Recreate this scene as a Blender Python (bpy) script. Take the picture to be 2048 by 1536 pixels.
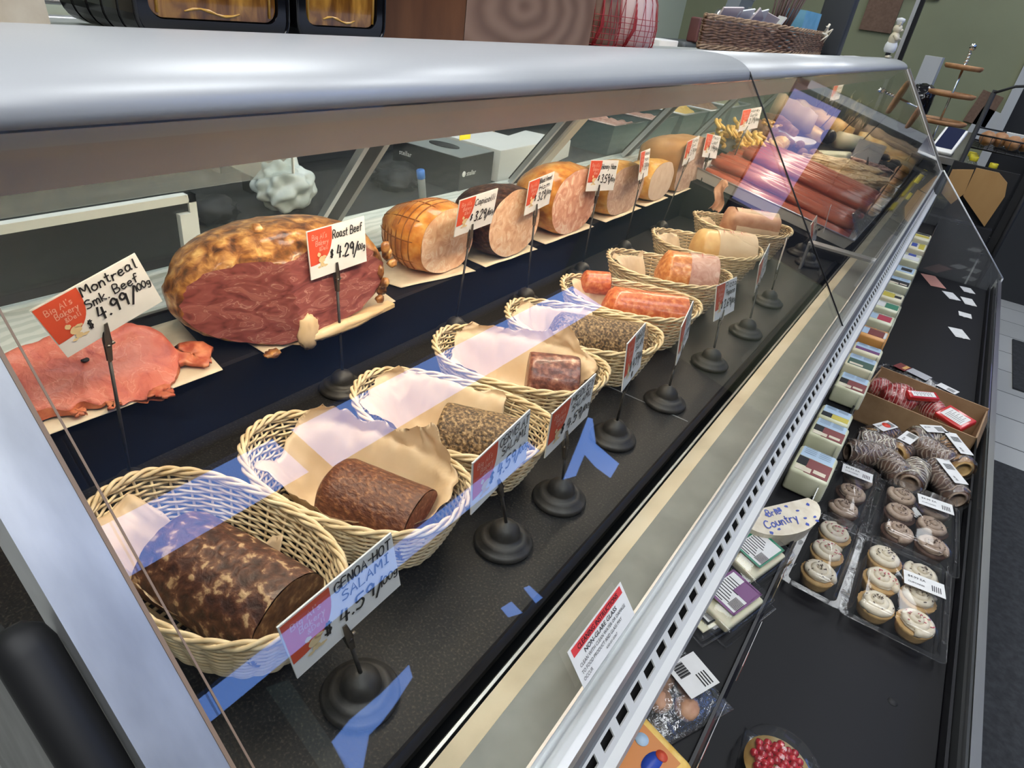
import bpy, bmesh, math, random
from mathutils import Vector, Matrix, noise
for o in list(bpy.data.objects): bpy.data.objects.remove(o)
SC = bpy.context.scene
COL = SC.collection
PI = math.pi
V = Vector

# ---------------------------------------------------------------- camera
cd = bpy.data.cameras.new('camera'); cam = bpy.data.objects.new('camera', cd); COL.objects.link(cam)
cd.sensor_width = 36; cd.lens = 36*1302/2048; cd.clip_start = .01; cd.clip_end = 60
RT = V((0.81401177, 0.56640063, 0.12874456)); DN = V((0.38779227, -0.36492546, -0.84643166)); FW = V((-0.43243726, 0.73893148, -0.51669941))
m = Matrix.Identity(4)
for i in range(3):
    m[i][0] = RT[i]; m[i][1] = -DN[i]; m[i][2] = -FW[i]
m[2][3] = 1.43
cam.matrix_world = m
SC.camera = cam
# ---------------------------------------------------------------- view + world
SC.view_settings.view_transform = 'Standard'; SC.view_settings.look = 'None'
SC.view_settings.gamma = 1; SC.view_settings.use_curve_mapping = False
SC.view_settings.exposure = 0.12
SC.cycles.transparent_max_bounces = 24
SC.cycles.max_bounces = 8
SC.cycles.caustics_reflective = False
SC.cycles.caustics_refractive = False
W = bpy.data.worlds.new('world'); SC.world = W; W.use_nodes = True
W.node_tree.nodes['Background'].inputs[0].default_value = (.6, .7, .9, 1)
W.node_tree.nodes['Background'].inputs[1].default_value = .4
LAMP = dict(ceiling=11.0, case=40.0, sky=4.6, far=5.0)

# ---------------------------------------------------------------- materials
def _new(name):
    mt = bpy.data.materials.new(name); mt.use_nodes = True
    nt = mt.node_tree; return mt, nt, nt.nodes['Principled BSDF']
def M(name, col, rough=.5, metal=0, emit=0, spec=.5, coat=0, sub=0, alpha=1):
    mt, nt, b = _new(name)
    b.inputs['Base Color'].default_value = (*col, 1); b.inputs['Roughness'].default_value = rough
    b.inputs['Metallic'].default_value = metal; b.inputs['Specular IOR Level'].default_value = spec
    b.inputs['Coat Weight'].default_value = coat; b.inputs['Alpha'].default_value = alpha
    if sub:
        b.inputs['Subsurface Weight'].default_value = sub; b.inputs['Subsurface Radius'].default_value = (.01, .004, .002); b.inputs['Subsurface Scale'].default_value = .6
    if emit:
        b.inputs['Emission Color'].default_value = (*col, 1); b.inputs['Emission Strength'].default_value = emit
    return mt
def N(name, stops, scale=20, rough=.5, bump=0, kind='noise', dist=0, detail=5, stretch=(1, 1, 1), metal=0, coat=0, bscale=None, spec=.5, rvar=0, alpha=1, rot=(0, 0, 0), loc=(0, 0, 0)):
    """procedural surface: noise / voronoi / wave value through a colour ramp, with bump"""
    mt, nt, b = _new(name); L = nt.links
    tc = nt.nodes.new('ShaderNodeTexCoord'); mp = nt.nodes.new('ShaderNodeMapping')
    mp.inputs['Scale'].default_value = stretch; mp.inputs['Rotation'].default_value = rot; mp.inputs['Location'].default_value = loc
    L.new(tc.outputs['Object'], mp.inputs['Vector'])
    def tex(k, sc):
        if k == 'noise':
            t = nt.nodes.new('ShaderNodeTexNoise'); t.inputs['Detail'].default_value = detail; t.inputs['Distortion'].default_value = dist; out = t.outputs['Fac']
        elif k == 'voronoi':
            t = nt.nodes.new('ShaderNodeTexVoronoi'); out = t.outputs['Distance']
        elif k == 'cells':
            t = nt.nodes.new('ShaderNodeTexVoronoi'); t.feature = 'DISTANCE_TO_EDGE'; out = t.outputs['Distance']
        else:
            t = nt.nodes.new('ShaderNodeTexWave'); t.inputs['Distortion'].default_value = dist; t.inputs['Detail'].default_value = detail; out = t.outputs['Fac']
            if k == 'rings': t.wave_type = 'RINGS'
        t.inputs['Scale'].default_value = sc; L.new(mp.outputs[0], t.inputs['Vector']); return out
    o = tex(kind, scale)
    r = nt.nodes.new('ShaderNodeValToRGB'); e = r.color_ramp.elements
    while len(e) < len(stops): e.new(.5)
    for q, (p, c) in zip(e, stops): q.position = p; q.color = (*c, 1)
    L.new(o, r.inputs[0]); L.new(r.outputs[0], b.inputs['Base Color'])
    b.inputs['Roughness'].default_value = rough; b.inputs['Metallic'].default_value = metal
    b.inputs['Coat Weight'].default_value = coat; b.inputs['Specular IOR Level'].default_value = spec; b.inputs['Alpha'].default_value = alpha
    if rvar:
        mr = nt.nodes.new('ShaderNodeMapRange'); mr.inputs['To Min'].default_value = rough-rvar; mr.inputs['To Max'].default_value = rough+rvar
        L.new(o, mr.inputs[0]); L.new(mr.outputs[0], b.inputs['Roughness'])
    if bump:
        bp = nt.nodes.new('ShaderNodeBump'); bp.inputs['Strength'].default_value = bump; bp.inputs['Distance'].default_value = .003
        L.new(tex('noise', bscale) if bscale else o, bp.inputs['Height']); L.new(bp.outputs[0], b.inputs['Normal'])
    return mt
def glassy(name, tint=(1, 1, 1), ior=1.5, rough=0.0, gain=1.0, haze=0, crinkle=0, cscale=60):
    """thin clear sheet: see-through with a Fresnel reflection"""
    mt = bpy.data.materials.new(name); mt.use_nodes = True; nt = mt.node_tree; L = nt.links
    nt.nodes.remove(nt.nodes['Principled BSDF']); out = nt.nodes['Material Output']
    tr = nt.nodes.new('ShaderNodeBsdfTransparent'); tr.inputs[0].default_value = (*tint, 1)
    gl = nt.nodes.new('ShaderNodeBsdfGlossy'); gl.inputs['Roughness'].default_value = rough
    # Schlick: f0 + (1-f0)(1-cos)^5, the same from both sides of the sheet
    f0 = ((ior-1)/(ior+1))**2
    lw = nt.nodes.new('ShaderNodeLayerWeight'); lw.inputs[0].default_value = .5
    pw = nt.nodes.new('ShaderNodeMath'); pw.operation = 'POWER'; pw.inputs[1].default_value = 5
    ma = nt.nodes.new('ShaderNodeMath'); ma.operation = 'MULTIPLY_ADD'; ma.inputs[1].default_value = 1-f0; ma.inputs[2].default_value = f0
    L.new(lw.outputs['Facing'], pw.inputs[0]); L.new(pw.outputs[0], ma.inputs[0])
    mx = nt.nodes.new('ShaderNodeMixShader'); f = ma.outputs[0]
    if gain != 1:
        mu = nt.nodes.new('ShaderNodeMath'); mu.operation = 'MULTIPLY'; mu.inputs[1].default_value = gain; mu.use_clamp = True
        L.new(f, mu.inputs[0]); f = mu.outputs[0]
    L.new(f, mx.inputs[0]); L.new(tr.outputs[0], mx.inputs[1]); L.new(gl.outputs[0], mx.inputs[2])
    if crinkle:
        tc = nt.nodes.new('ShaderNodeTexCoord'); nz = nt.nodes.new('ShaderNodeTexNoise'); nz.inputs['Scale'].default_value = cscale; nz.inputs['Detail'].default_value = 3; nz.inputs['Distortion'].default_value = 1.2
        bp = nt.nodes.new('ShaderNodeBump'); bp.inputs['Strength'].default_value = crinkle; bp.inputs['Distance'].default_value = .004
        L.new(tc.outputs['Object'], nz.inputs['Vector']); L.new(nz.outputs['Fac'], bp.inputs['Height']); L.new(bp.outputs[0], gl.inputs['Normal']); L.new(bp.outputs[0], lw.inputs['Normal'])
    s = mx.outputs[0]
    if haze:
        df = nt.nodes.new('ShaderNodeBsdfDiffuse'); df.inputs[0].default_value = (.8, .82, .85, 1)
        m2 = nt.nodes.new('ShaderNodeMixShader'); m2.inputs[0].default_value = haze
        L.new(s, m2.inputs[1]); L.new(df.outputs[0], m2.inputs[2]); s = m2.outputs[0]
    L.new(s, out.inputs[0]); return mt
def emis(name, col, strength):
    mt = bpy.data.materials.new(name); mt.use_nodes = True; nt = mt.node_tree
    nt.nodes.remove(nt.nodes['Principled BSDF']); e = nt.nodes.new('ShaderNodeEmission')
    e.inputs[0].default_value = (*col, 1); e.inputs[1].default_value = strength
    nt.links.new(e.outputs[0], nt.nodes['Material Output'].inputs[0]); return mt

mt = dict(
 black=M('black_plastic', (.010, .010, .013), .35, spec=.35), matte=M('matte_black', (.012, .012, .013), .7), rubber=M('rubber', (.006, .006, .007), .6),
 iron=N('cast_iron', [(.3, (.012, .011, .01)), (.7, (.04, .036, .032))], 60, .5, .3),
 deck=N('speckled_black_deck', [(.35, (.007, .0075, .010)), (.55, (.014, .0135, .014)), (.68, (.05, .044, .038))], 380, .5, .15, rvar=.1, spec=.3),
 ledge=M('ledge_black', (.008, .008, .010), .5, spec=.22),
 canopy=N('satin_silver', [(.3, (.47, .48, .49)), (.7, (.52, .53, .54))], 3, .38, 0, metal=.2),
 steel=N('brushed_steel', [(.2, (.42, .41, .39)), (.8, (.62, .61, .58))], 7, .3, .05, stretch=(1, .15, 1), metal=1, rvar=.08),
 alum=N('aluminium', [(.2, (.55, .56, .58)), (.8, (.75, .76, .78))], 9, .33, 0, stretch=(1, .1, 1), metal=.85),
 frame=N('polished_aluminium', [(.25, (.42, .43, .45)), (.5, (.62, .63, .64)), (.75, (.86, .86, .86))], 9, .42, .04, stretch=(1, 3, 1), metal=.8),
 housing=N('lamp_housing_steel', [(.2, (.62, .58, .57)), (.5, (.74, .70, .69)), (.8, (.84, .80, .79))], 8, .42, .04, stretch=(1, .25, 1.5), metal=.1, detail=8),
 lipm=N('lamplit_worn_lip', [(.2, (.60, .50, .34)), (.5, (.80, .69, .50)), (.8, (.88, .79, .62))], 14, .35, .05, metal=.25, detail=8),  # the case lamp's warm light on the lip edge is put into this colour
 lipgrey=N('grey_worn_lip', [(.2, (.19, .19, .17)), (.8, (.31, .31, .28))], 18, .45, .05, metal=.35, detail=8),
 grille=M('white_enamel', (.72, .72, .70), .35), grey=M('grey_paint', (.2, .21, .22), .45), teal=M('grey_green_bar', (.11, .17, .175), .35, .4),
 marble=N('marble', [(.35, (.60, .64, .58)), (.5, (.70, .73, .67)), (.7, (.76, .78, .72))], 16, .35, 0, kind='wave', dist=6, detail=5, stretch=(1, 1, 1)),
 rglass=glassy('rear_glass', (.93, .95, .94), 1.5, 0, .35), glass=glassy('case_glass', (.985, .995, .99), 1.52, 0, 1.15), sideglass=glassy('side_glass', (.95, .96, .95), 1.5, .02, 1.2),
 plexi=glassy('plexiglass', (.93, .94, .94), 1.5, .05, 1.6, .05), clear=glassy('clear_package', (.97, .97, .97), 1.45, .05, 1.1, .015, .06, 40),
 film=glassy('cling_film', (.95, .95, .95), 1.5, .10, 2.6, .03, 1.0, 70), acr=glassy('acrylic', (.86, .90, .89), 1.5, .05, 1.6, .12),
 card=N('white_card', [(.3, (.72, .71, .68)), (.7, (.80, .79, .77))], 30, .5), cardred=M('red_print', (.62, .075, .03), .5), ink=M('black_marker', (.01, .01, .012), .5),
 pink=M('pale_pink_print', (.75, .38, .30), .5), cream=M('cream_print', (.72, .55, .30), .5), redink=M('red_ink', (.45, .05, .04), .5),
 white=M('white', (.78, .78, .77), .45), paper=N('butcher_paper', [(.3, (.62, .50, .34)), (.7, (.76, .65, .48))], 40, .6, .2),
 liner=N('waxed_tissue', [(.3, (.56, .40, .24)), (.7, (.74, .57, .38))], 14, .5, .3, bscale=30), cord=M('brown_cord', (.26, .085, .015), .6), lav=emis('lavender_daylight', (.46, .46, 1.0), .62), tissue=N('brown_butcher_tissue', [(.3, (.50, .36, .22)), (.7, (.62, .46, .30))], 25, .5, .3),
 straw=N('straw_wicker', [(.3, (.60, .44, .24)), (.55, (.76, .61, .38)), (.8, (.86, .74, .50))], 60, .55, .2),
 wick=N('dark_wicker', [(.3, (.06, .025, .012)), (.55, (.19, .085, .04)), (.8, (.38, .21, .11))], 50, .5, .2),
 floor=None)
mt.update(
 s1=N('mould_dusted_casing', [(.36, (.030, .009, .006)), (.50, (.075, .024, .013)), (.57, (.14, .055, .028)), (.645, (.46, .30, .16))], 95, .48, 1.0, detail=9, dist=.25, coat=.08),
 s1c=N('dark_salami_cut', [(.35, (.06, .022, .012)), (.55, (.16, .075, .035)), (.68, (.40, .26, .13))], 110, .5, .4, detail=8),
 s2=N('netted_casing', [(.35, (.07, .018, .009)), (.55, (.14, .045, .02)), (.72, (.30, .13, .055))], 260, .42, .6, stretch=(.6, 1, 1)),
 s2c=N('fine_salami_cut', [(.4, (.14, .035, .022)), (.6, (.22, .065, .04)), (.7, (.38, .18, .12))], 240, .45, .2),
 pep=N('pepper_crust', [(.30, (.022, .014, .008)), (.46, (.11, .062, .028)), (.58, (.27, .17, .08)), (.72, (.48, .33, .17))], 260, .55, 1.0, detail=3),
 s4=N('coarse_salami', [(.38, (.085, .022, .016)), (.52, (.20, .065, .045)), (.63, (.34, .15, .10)), (.72, (.55, .36, .26))], 100, .38, .6, detail=4, coat=.2),
 s6=N('red_pepperoni', [(.35, (.42, .07, .015)), (.55, (.60, .15, .04)), (.7, (.72, .30, .12))], 130, .4, .3, coat=.3),
 s7=N('orange_sausage', [(.35, (.45, .12, .02)), (.55, (.66, .24, .06)), (.7, (.78, .42, .18))], 110, .4, .4, coat=.3),
 s8=N('golden_sausage', [(.35, (.62, .34, .10)), (.7, (.78, .50, .20))], 40, .45, .2, coat=.2),
 s9=N('tan_loaf', [(.35, (.42, .20, .11)), (.7, (.62, .36, .22))], 40, .45, .3),
 beefcut=N('smoked_beef_slice', [(.30, (.36, .055, .035)), (.44, (.52, .115, .07)), (.535, (.56, .145, .09)), (.55, (.64, .24, .16)), (.565, (.55, .14, .09)), (.72, (.62, .20, .13))], 34, .45, .5, detail=4, dist=.8, coat=.08, bscale=120),
 beefedge=N('smoked_beef_edge', [(.35, (.42, .07, .03)), (.6, (.64, .20, .09)), (.8, (.72, .34, .17))], 70, .45, .6, coat=.1),
 crust=N('glazed_roast_crust', [(.32, (.07, .024, .007)), (.46, (.27, .10, .025)), (.58, (.50, .23, .06)), (.70, (.74, .45, .16)), (.8, (.86, .66, .38))], 62, .34, 1.0, detail=10, dist=.4, coat=.35),
 rbcut=N('roast_beef_cut', [(.28, (.15, .032, .028)), (.46, (.27, .07, .058)), (.545, (.31, .09, .075)), (.56, (.52, .27, .21)), (.575, (.31, .09, .075)), (.70, (.38, .125, .10))], 40, .45, .25, detail=2, dist=1.4, stretch=(1, .6, 1.6), coat=.06),
 fat=N('cut_fat', [(.3, (.66, .44, .22)), (.7, (.82, .62, .38))], 30, .45, .4),
 hamrind=N('golden_ham_rind', [(.3, (.40, .11, .018)), (.5, (.66, .25, .04)), (.7, (.82, .45, .12))], 48, .35, .8, detail=7, coat=.5),
 hamrind2=N('yellow_ham_rind', [(.3, (.60, .26, .04)), (.5, (.78, .42, .09)), (.7, (.86, .60, .24))], 48, .35, .7, detail=7, coat=.5),
 blackrind=N('black_peppered_rind', [(.35, (.02, .008, .005)), (.55, (.08, .032, .018)), (.75, (.20, .10, .05))], 120, .5, 1.0),
 hamcut=N('pink_ham_cut', [(.30, (.60, .24, .15)), (.46, (.74, .37, .24)), (.56, (.86, .50, .35)), (.60, (.92, .72, .54)), (.66, (.86, .50, .35))], 34, .45, .3, detail=3, dist=1.6, coat=.08),
 hamcut2=N('pale_ham_cut', [(.30, (.64, .33, .19)), (.48, (.80, .50, .31)), (.56, (.84, .56, .37)), (.59, (.90, .72, .52)), (.64, (.82, .53, .35))], 44, .45, .3, detail=3, dist=1.4, coat=.06),
 hamcut3=N('greyish_ham_cut', [(.30, (.48, .29, .20)), (.5, (.60, .40, .29)), (.7, (.74, .56, .42))], 70, .42, .25, detail=5, dist=1.2),
 turkey=N('white_turkey_cut', [(.30, (.66, .48, .34)), (.7, (.78, .62, .47))], 40, .45, .15),
 loafrind=N('tan_rind', [(.3, (.45, .24, .10)), (.7, (.60, .36, .17))], 25, .4, .3),
 stick=N('smoked_stick', [(.3, (.24, .045, .022)), (.55, (.42, .10, .05)), (.75, (.62, .24, .15))], 30, .3, .4, stretch=(.25, 1, 1), detail=6, coat=.4),
 cheesey=N('yellow_shreds', [(.3, (.76, .42, .05)), (.7, (.90, .66, .20))], 60, .4, .5), cheesew=N('pale_feta', [(.3, (.62, .62, .42)), (.7, (.82, .82, .66))], 30, .5, .3),
 pastry=N('baked_pastry', [(.3, (.66, .34, .08)), (.5, (.86, .56, .20)), (.75, (.95, .78, .44))], 20, .4, .4, coat=.2),
 fish=N('dried_fillets', [(.3, (.42, .24, .11)), (.5, (.76, .54, .28)), (.72, (.92, .80, .54))], 45, .45, .8, dist=1.5, coat=.2),
 rosy=N('rosy_sliced_meat', [(.3, (.45, .20, .15)), (.6, (.62, .38, .30)), (.8, (.74, .58, .48))], 40, .45, .5, dist=2),
 nut=N('brown_nuts', [(.3, (.16, .06, .03)), (.7, (.42, .22, .12))], 60, .5, .5),
 wood=N('walnut_grain', [(.0, (.19, .10, .060)), (.5, (.25, .14, .086)), (1, (.30, .175, .11))], 8, .45, .1, kind='rings', dist=4.0, detail=2, stretch=(1, .7, 1.6), loc=(0, 0, -.09)),
 wood2=N('chestnut_board', [(.2, (.085, .028, .010)), (.8, (.19, .075, .03))], 18, .4, .1, stretch=(3, 3, .5)),
 paddle=N('pale_wood_board', [(.2, (.44, .24, .085)), (.8, (.58, .35, .14))], 9, .5, .05, stretch=(1, 1, .3)),
 amber=N('amber_oil', [(.3, (.05, .016, .003)), (.5, (.20, .075, .01)), (.7, (.55, .26, .04))], 26, .12, .2, coat=.5, stretch=(1, 2, .6), dist=1), kraft=N('corrugated_cardboard', [(.3, (.30, .18, .09)), (.7, (.38, .24, .13))], 30, .7, .1),
 kraft2=M('kraft_inside', (.24, .14, .07), .7), rednet=M('red_net', (.40, .02, .025), .5), redfoil=M('red_pack', (.55, .02, .02), .3, coat=.5),
 chorizo=N('netted_sausage', [(.3, (.20, .012, .015)), (.5, (.42, .05, .05)), (.7, (.74, .45, .42))], 60, .3, .5, coat=.5),
 cake=N('yellow_cake', [(.3, (.60, .34, .12)), (.7, (.78, .52, .22))], 50, .6, .4), choc=N('chocolate_cake', [(.3, (.05, .022, .012)), (.7, (.13, .06, .035))], 50, .6, .4),
 icing=N('vanilla_icing', [(.3, (.68, .58, .42)), (.7, (.82, .74, .58))], 60, .4, .3), mocha=N('mocha_icing', [(.3, (.34, .23, .16)), (.7, (.50, .38, .28))], 60, .4, .3),
 sprink=M('pink_sprinkle', (.65, .12, .16), .4), dsprink=M('dark_sprinkle', (.10, .05, .03), .4),
 cheddar=M('orange_cheese', (.80, .38, .11), .4, sub=.1), curd=N('white_cheese', [(.3, (.66, .66, .44)), (.7, (.76, .75, .55))], 25, .4, .05, coat=.3), mozz=M('ivory_cheese', (.80, .74, .52), .4, sub=.1),
 blue_lbl=M('pale_blue_label', (.44, .58, .72), .4), maroon=M('maroon_label', (.20, .02, .02), .4), gold=M('yellow_label', (.62, .50, .05), .4), green=M('green_label', (.02, .22, .12), .4), purple=M('purple_label', (.16, .03, .16), .4), dkgreen=M('dark_green_label', (.03, .09, .06), .4), crimson=M('crimson_label', (.5, .02, .06), .4), blue=M('blue_print', (.03, .07, .40), .4), orange=M('orange_label', (.62, .22, .05), .4),
 roll=N('choc_roll', [(.3, (.07, .028, .015)), (.7, (.20, .10, .055))], 40, .5, .4), gingerr=N('golden_roll', [(.3, (.42, .19, .05)), (.7, (.66, .38, .13))], 30, .45, .4),
 berry=N('red_berries', [(.3, (.28, .004, .01)), (.7, (.62, .03, .04))], 90, .2, .8, coat=.8),
 foil=N('crinkled_foil', [(.3, (.10, .10, .11)), (.55, (.35, .35, .37)), (.75, (.9, .9, .92))], 45, .25, .9, metal=.6, dist=1.5, detail=6),
 yellow=M('yellow_plastic', (.80, .66, .04), .4), bluecap=M('blue_cap', (.03, .16, .55), .4), screen=M('dark_screen', (.02, .025, .06), .15),
 bag=N('white_plastic_bag', [(.3, (.42, .47, .46)), (.7, (.72, .76, .75))], 30, .3, .8), pinkwax=M('pale_garlic', (.74, .55, .50), .5),
 silver=M('bright_silver', (.75, .73, .66), .2, 1), straws=M('brown_straws', (.07, .03, .02), .4), ltblue=N('blue_paper', [(.3, (.10, .34, .52)), (.7, (.22, .50, .68))], 14, .5),
 wallg=N('olive_wall', [(.3, (.23, .24, .145)), (.7, (.255, .27, .165))], 3, .75), walld=M('dark_wall', (.03, .032, .035), .7), ceil=M('ceiling_tile', (.22, .22, .21), .8),
 wallb=M('pale_back_wall', (.50, .54, .42), .7), brownp=N('brown_cork', [(.3, (.14, .08, .05)), (.7, (.2, .12, .08))], 60, .7), doorw=M('white_trim', (.50, .51, .51), .5),
 mat=N('black_floor_mat', [(.3, (.012, .013, .014)), (.7, (.035, .037, .04))], 60, .75, .5), tan=M('porcelain', (.72, .63, .46), .4),
 endp=N('grey_vinyl_tile', [(.25, (.36, .36, .35)), (.6, (.46, .46, .45)), (.8, (.56, .56, .54))], 22, .5, .2, detail=8, stretch=(1, 1, .5)), bread=N('bread', [(.3, (.30, .13, .05)), (.7, (.52, .28, .12))], 20, .6, .4),
 herb=N('dried_herbs', [(.3, (.20, .20, .10)), (.7, (.46, .42, .26))], 50, .6, .6),
 e_ceiling=emis('fluorescent_panel', (.95, .98, 1.0), LAMP['ceiling']), e_case=emis('warm_case_tube', (1.0, .84, .62), LAMP['case']), e_sky=emis('daylight_sky', (.19, .38, 1.0), LAMP['sky']), e_win=emis('bright_window', (.8, .95, .85), 1.1))
# floor: grey square tiles with thin seams
mt['floor'], _nt, _b = _new('grey_floor_tile')
_tc = _nt.nodes.new('ShaderNodeTexCoord'); _br = _nt.nodes.new('ShaderNodeTexBrick'); _br.offset = 0
_br.inputs['Color1'].default_value = (.46, .465, .45, 1); _br.inputs['Color2'].default_value = (.40, .405, .39, 1); _br.inputs['Mortar'].default_value = (.05, .05, .05, 1)
_br.inputs['Scale'].default_value = 1.0; _br.inputs['Mortar Size'].default_value = .004; _br.inputs['Brick Width'].default_value = .31; _br.inputs['Row Height'].default_value = .31
_nt.links.new(_tc.outputs['Object'], _br.inputs['Vector']); _nt.links.new(_br.outputs['Color'], _b.inputs['Base Color']); _b.inputs['Roughness'].default_value = .45

# ---------------------------------------------------------------- mesh helpers
def tagit(o, label=None, cat=None, group=None, kind=None):
    if label: o['label'] = label
    if cat: o['category'] = cat
    if group: o['group'] = group
    if kind: o['kind'] = kind
    return o
def wloc(o):
    v = V((0, 0, 0))
    while o is not None: v += o.location; o = o.parent
    return v
def thing(name, label, cat, loc=(0, 0, 0), group=None):
    o = bpy.data.objects.new(name, None); COL.objects.link(o); o.location = loc; o.empty_display_size = .05
    return tagit(o, label, cat, group)
class MB:
    def __init__(s): s.v = []; s.f = []; s.mi = []; s.sm = []
    def add(s, vs, fs, mi=0, sm=True, mat=None):
        n = len(s.v)
        if mat is not None: vs = [mat @ V(v) for v in vs]
        s.v += [V(v) for v in vs]; s.f += [tuple(i+n for i in f) for f in fs]; s.mi += [mi]*len(fs); s.sm += [sm]*len(fs); return s
    def box(s, lo, hi, mi=0, mat=None, bev=0):
        x0, y0, z0 = lo; x1, y1, z1 = hi
        if bev <= 0:
            vs = [(x0, y0, z0), (x1, y0, z0), (x1, y1, z0), (x0, y1, z0), (x0, y0, z1), (x1, y0, z1), (x1, y1, z1), (x0, y1, z1)]
            return s.add(vs, [(0, 3, 2, 1), (4, 5, 6, 7), (0, 1, 5, 4), (1, 2, 6, 5), (2, 3, 7, 6), (3, 0, 4, 7)], mi, False, mat)
        b = bmesh.new(); bmesh.ops.create_cube(b, size=1)
        for v in b.verts: v.co = V(((x0+x1)/2+v.co.x*(x1-x0), (y0+y1)/2+v.co.y*(y1-y0), (z0+z1)/2+v.co.z*(z1-z0)))
        bev = min(bev, .49*min(x1-x0, y1-y0, z1-z0))
        bmesh.ops.bevel(b, geom=b.edges[:]+b.verts[:], offset=bev, segments=3, affect='EDGES', profile=.5)
        b.verts.index_update(); vs = [v.co.copy() for v in b.verts]; fs = [[v.index for v in f.verts] for f in b.faces]; b.free()
        return s.add(vs, fs, mi, True, mat)
    def prism(s, pts, d, mi=0, sm=False):
        """polygon pts (3-D, planar) extruded by vector d"""
        n = len(pts); d = V(d); vs = [V(p) for p in pts]+[V(p)+d for p in pts]
        fs = [tuple(range(n))[::-1], tuple(range(n, 2*n))]+[(i, (i+1) % n, n+(i+1) % n, n+i) for i in range(n)]
        return s.add(vs, fs, mi, sm)
    def tube(s, path, r, n=8, mi=0, closed=False, caps=True):
        path = [V(p) for p in path]; m = len(path); rs = r if hasattr(r, '__len__') else [r]*m
        vs = []; t0 = None; u = None
        for i, p in enumerate(path):
            a = path[(i-1) % m] if (closed or i > 0) else p; b = path[(i+1) % m] if (closed or i < m-1) else p
            t = (b-a).normalized() if (b-a).length > 1e-9 else V((0, 0, 1))
            if u is None: u = t.orthogonal().normalized()
            else:
                u = u-t*u.dot(t); u = u.normalized() if u.length > 1e-6 else t.orthogonal().normalized()
            w = t.cross(u)
            for k in range(n):
                an = 2*PI*k/n; vs.append(p+(u*math.cos(an)+w*math.sin(an))*rs[i])
        fs = []
        for i in range(m if closed else m-1):
            j = (i+1) % m
            for k in range(n): fs.append((i*n+k, i*n+(k+1) % n, j*n+(k+1) % n, j*n+k))
        if not closed and caps: fs += [tuple(range(n))[::-1], tuple((m-1)*n+k for k in range(n))]
        return s.add(vs, fs, mi)
    def lathe(s, prof, n=24, mi=0, mat=None, closed=True):
        """profile [(r, z)] about the z axis"""
        vs = []; fs = []
        for r, z in prof:
            for k in range(n): vs.append((r*math.cos(2*PI*k/n), r*math.sin(2*PI*k/n), z))
        for i in range(len(prof)-1):
            for k in range(n): fs.append((i*n+k, i*n+(k+1) % n, (i+1)*n+(k+1) % n, (i+1)*n+k))
        if closed:
            if prof[0][0] > 1e-6: fs.append(tuple(range(n))[::-1])
            if prof[-1][0] > 1e-6: fs.append(tuple((len(prof)-1)*n+k for k in range(n)))
        return s.add(vs, fs, mi, True, mat)
    def blob(s, c, r, mi=0, sub=3, amp=0, fr=8, seed=0, mat=None, sq=None):
        b = bmesh.new(); bmesh.ops.create_icosphere(b, subdivisions=sub, radius=1)
        r = V(r) if hasattr(r, '__len__') else V((r, r, r)); c = V(c); vs = []
        for v in b.verts:
            p = v.co.copy()
            if sq: p = V([math.copysign(abs(q)**sq, q) for q in p])
            k = 1+amp*noise.noise(v.co*fr+V((seed*7.1, seed*3.3, seed)))
            vs.append(c+V((p.x*r.x, p.y*r.y, p.z*r.z))*k)
        b.verts.index_update(); fs = [[v.index for v in f.verts] for f in b.faces]; b.free()
        return s.add(vs, fs, mi, True, mat)
    def grid(s, nu, nv, fn, mi=0, th=0):
        """sheet from fn(u,v) u,v in [0,1]; th gives it a thickness downwards along -z"""
        vs = [V(fn(i/(nu-1), j/(nv-1))) for j in range(nv) for i in range(nu)]
        fs = [(j*nu+i, j*nu+i+1, (j+1)*nu+i+1, (j+1)*nu+i) for j in range(nv-1) for i in range(nu-1)]
        if th:
            n = len(vs); vs += [v-V((0, 0, th)) for v in vs]; fs += [tuple(n+i for i in f[::-1]) for f in fs]
            rim = [i for i in range(nu)]+[j*nu+nu-1 for j in range(1, nv)]+[(nv-1)*nu+i for i in range(nu-2, -1, -1)]+[j*nu for j in range(nv-2, 0, -1)]
            for a, b in zip(rim, rim[1:]+rim[:1]): fs.append((b, a, n+a, n+b))
        return s.add(vs, fs, mi)
    def build(s, name, mats, parent=None, label=None, cat=None, group=None, kind=None, origin=None):
        if not isinstance(mats, (list, tuple)): mats = [mats]
        me = bpy.data.meshes.new(name)
        if parent is not None: off = wloc(parent)
        elif origin is not None: off = V(origin)
        else:
            xs = [v.x for v in s.v]; ys = [v.y for v in s.v]; zs = [v.z for v in s.v]
            off = V(((min(xs)+max(xs))/2, (min(ys)+max(ys))/2, min(zs)))
        me.from_pydata([v-off for v in s.v], [], s.f)
        for q in mats: me.materials.append(q)
        me.polygons.foreach_set('material_index', s.mi); me.polygons.foreach_set('use_smooth', s.sm); me.update()
        o = bpy.data.objects.new(name, me); COL.objects.link(o)
        if parent is not None: o.parent = parent
        else: o.location = off
        return tagit(o, label, cat, group, kind)
def struct(mb, name, mats, parent=None): return mb.build(name, mats, parent, kind='structure')
def copytree(o, parent=None):
    c = o.copy(); COL.objects.link(c)
    if parent is not None: c.parent = parent
    for ch in list(o.children): copytree(ch, c)
    return c

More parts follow.
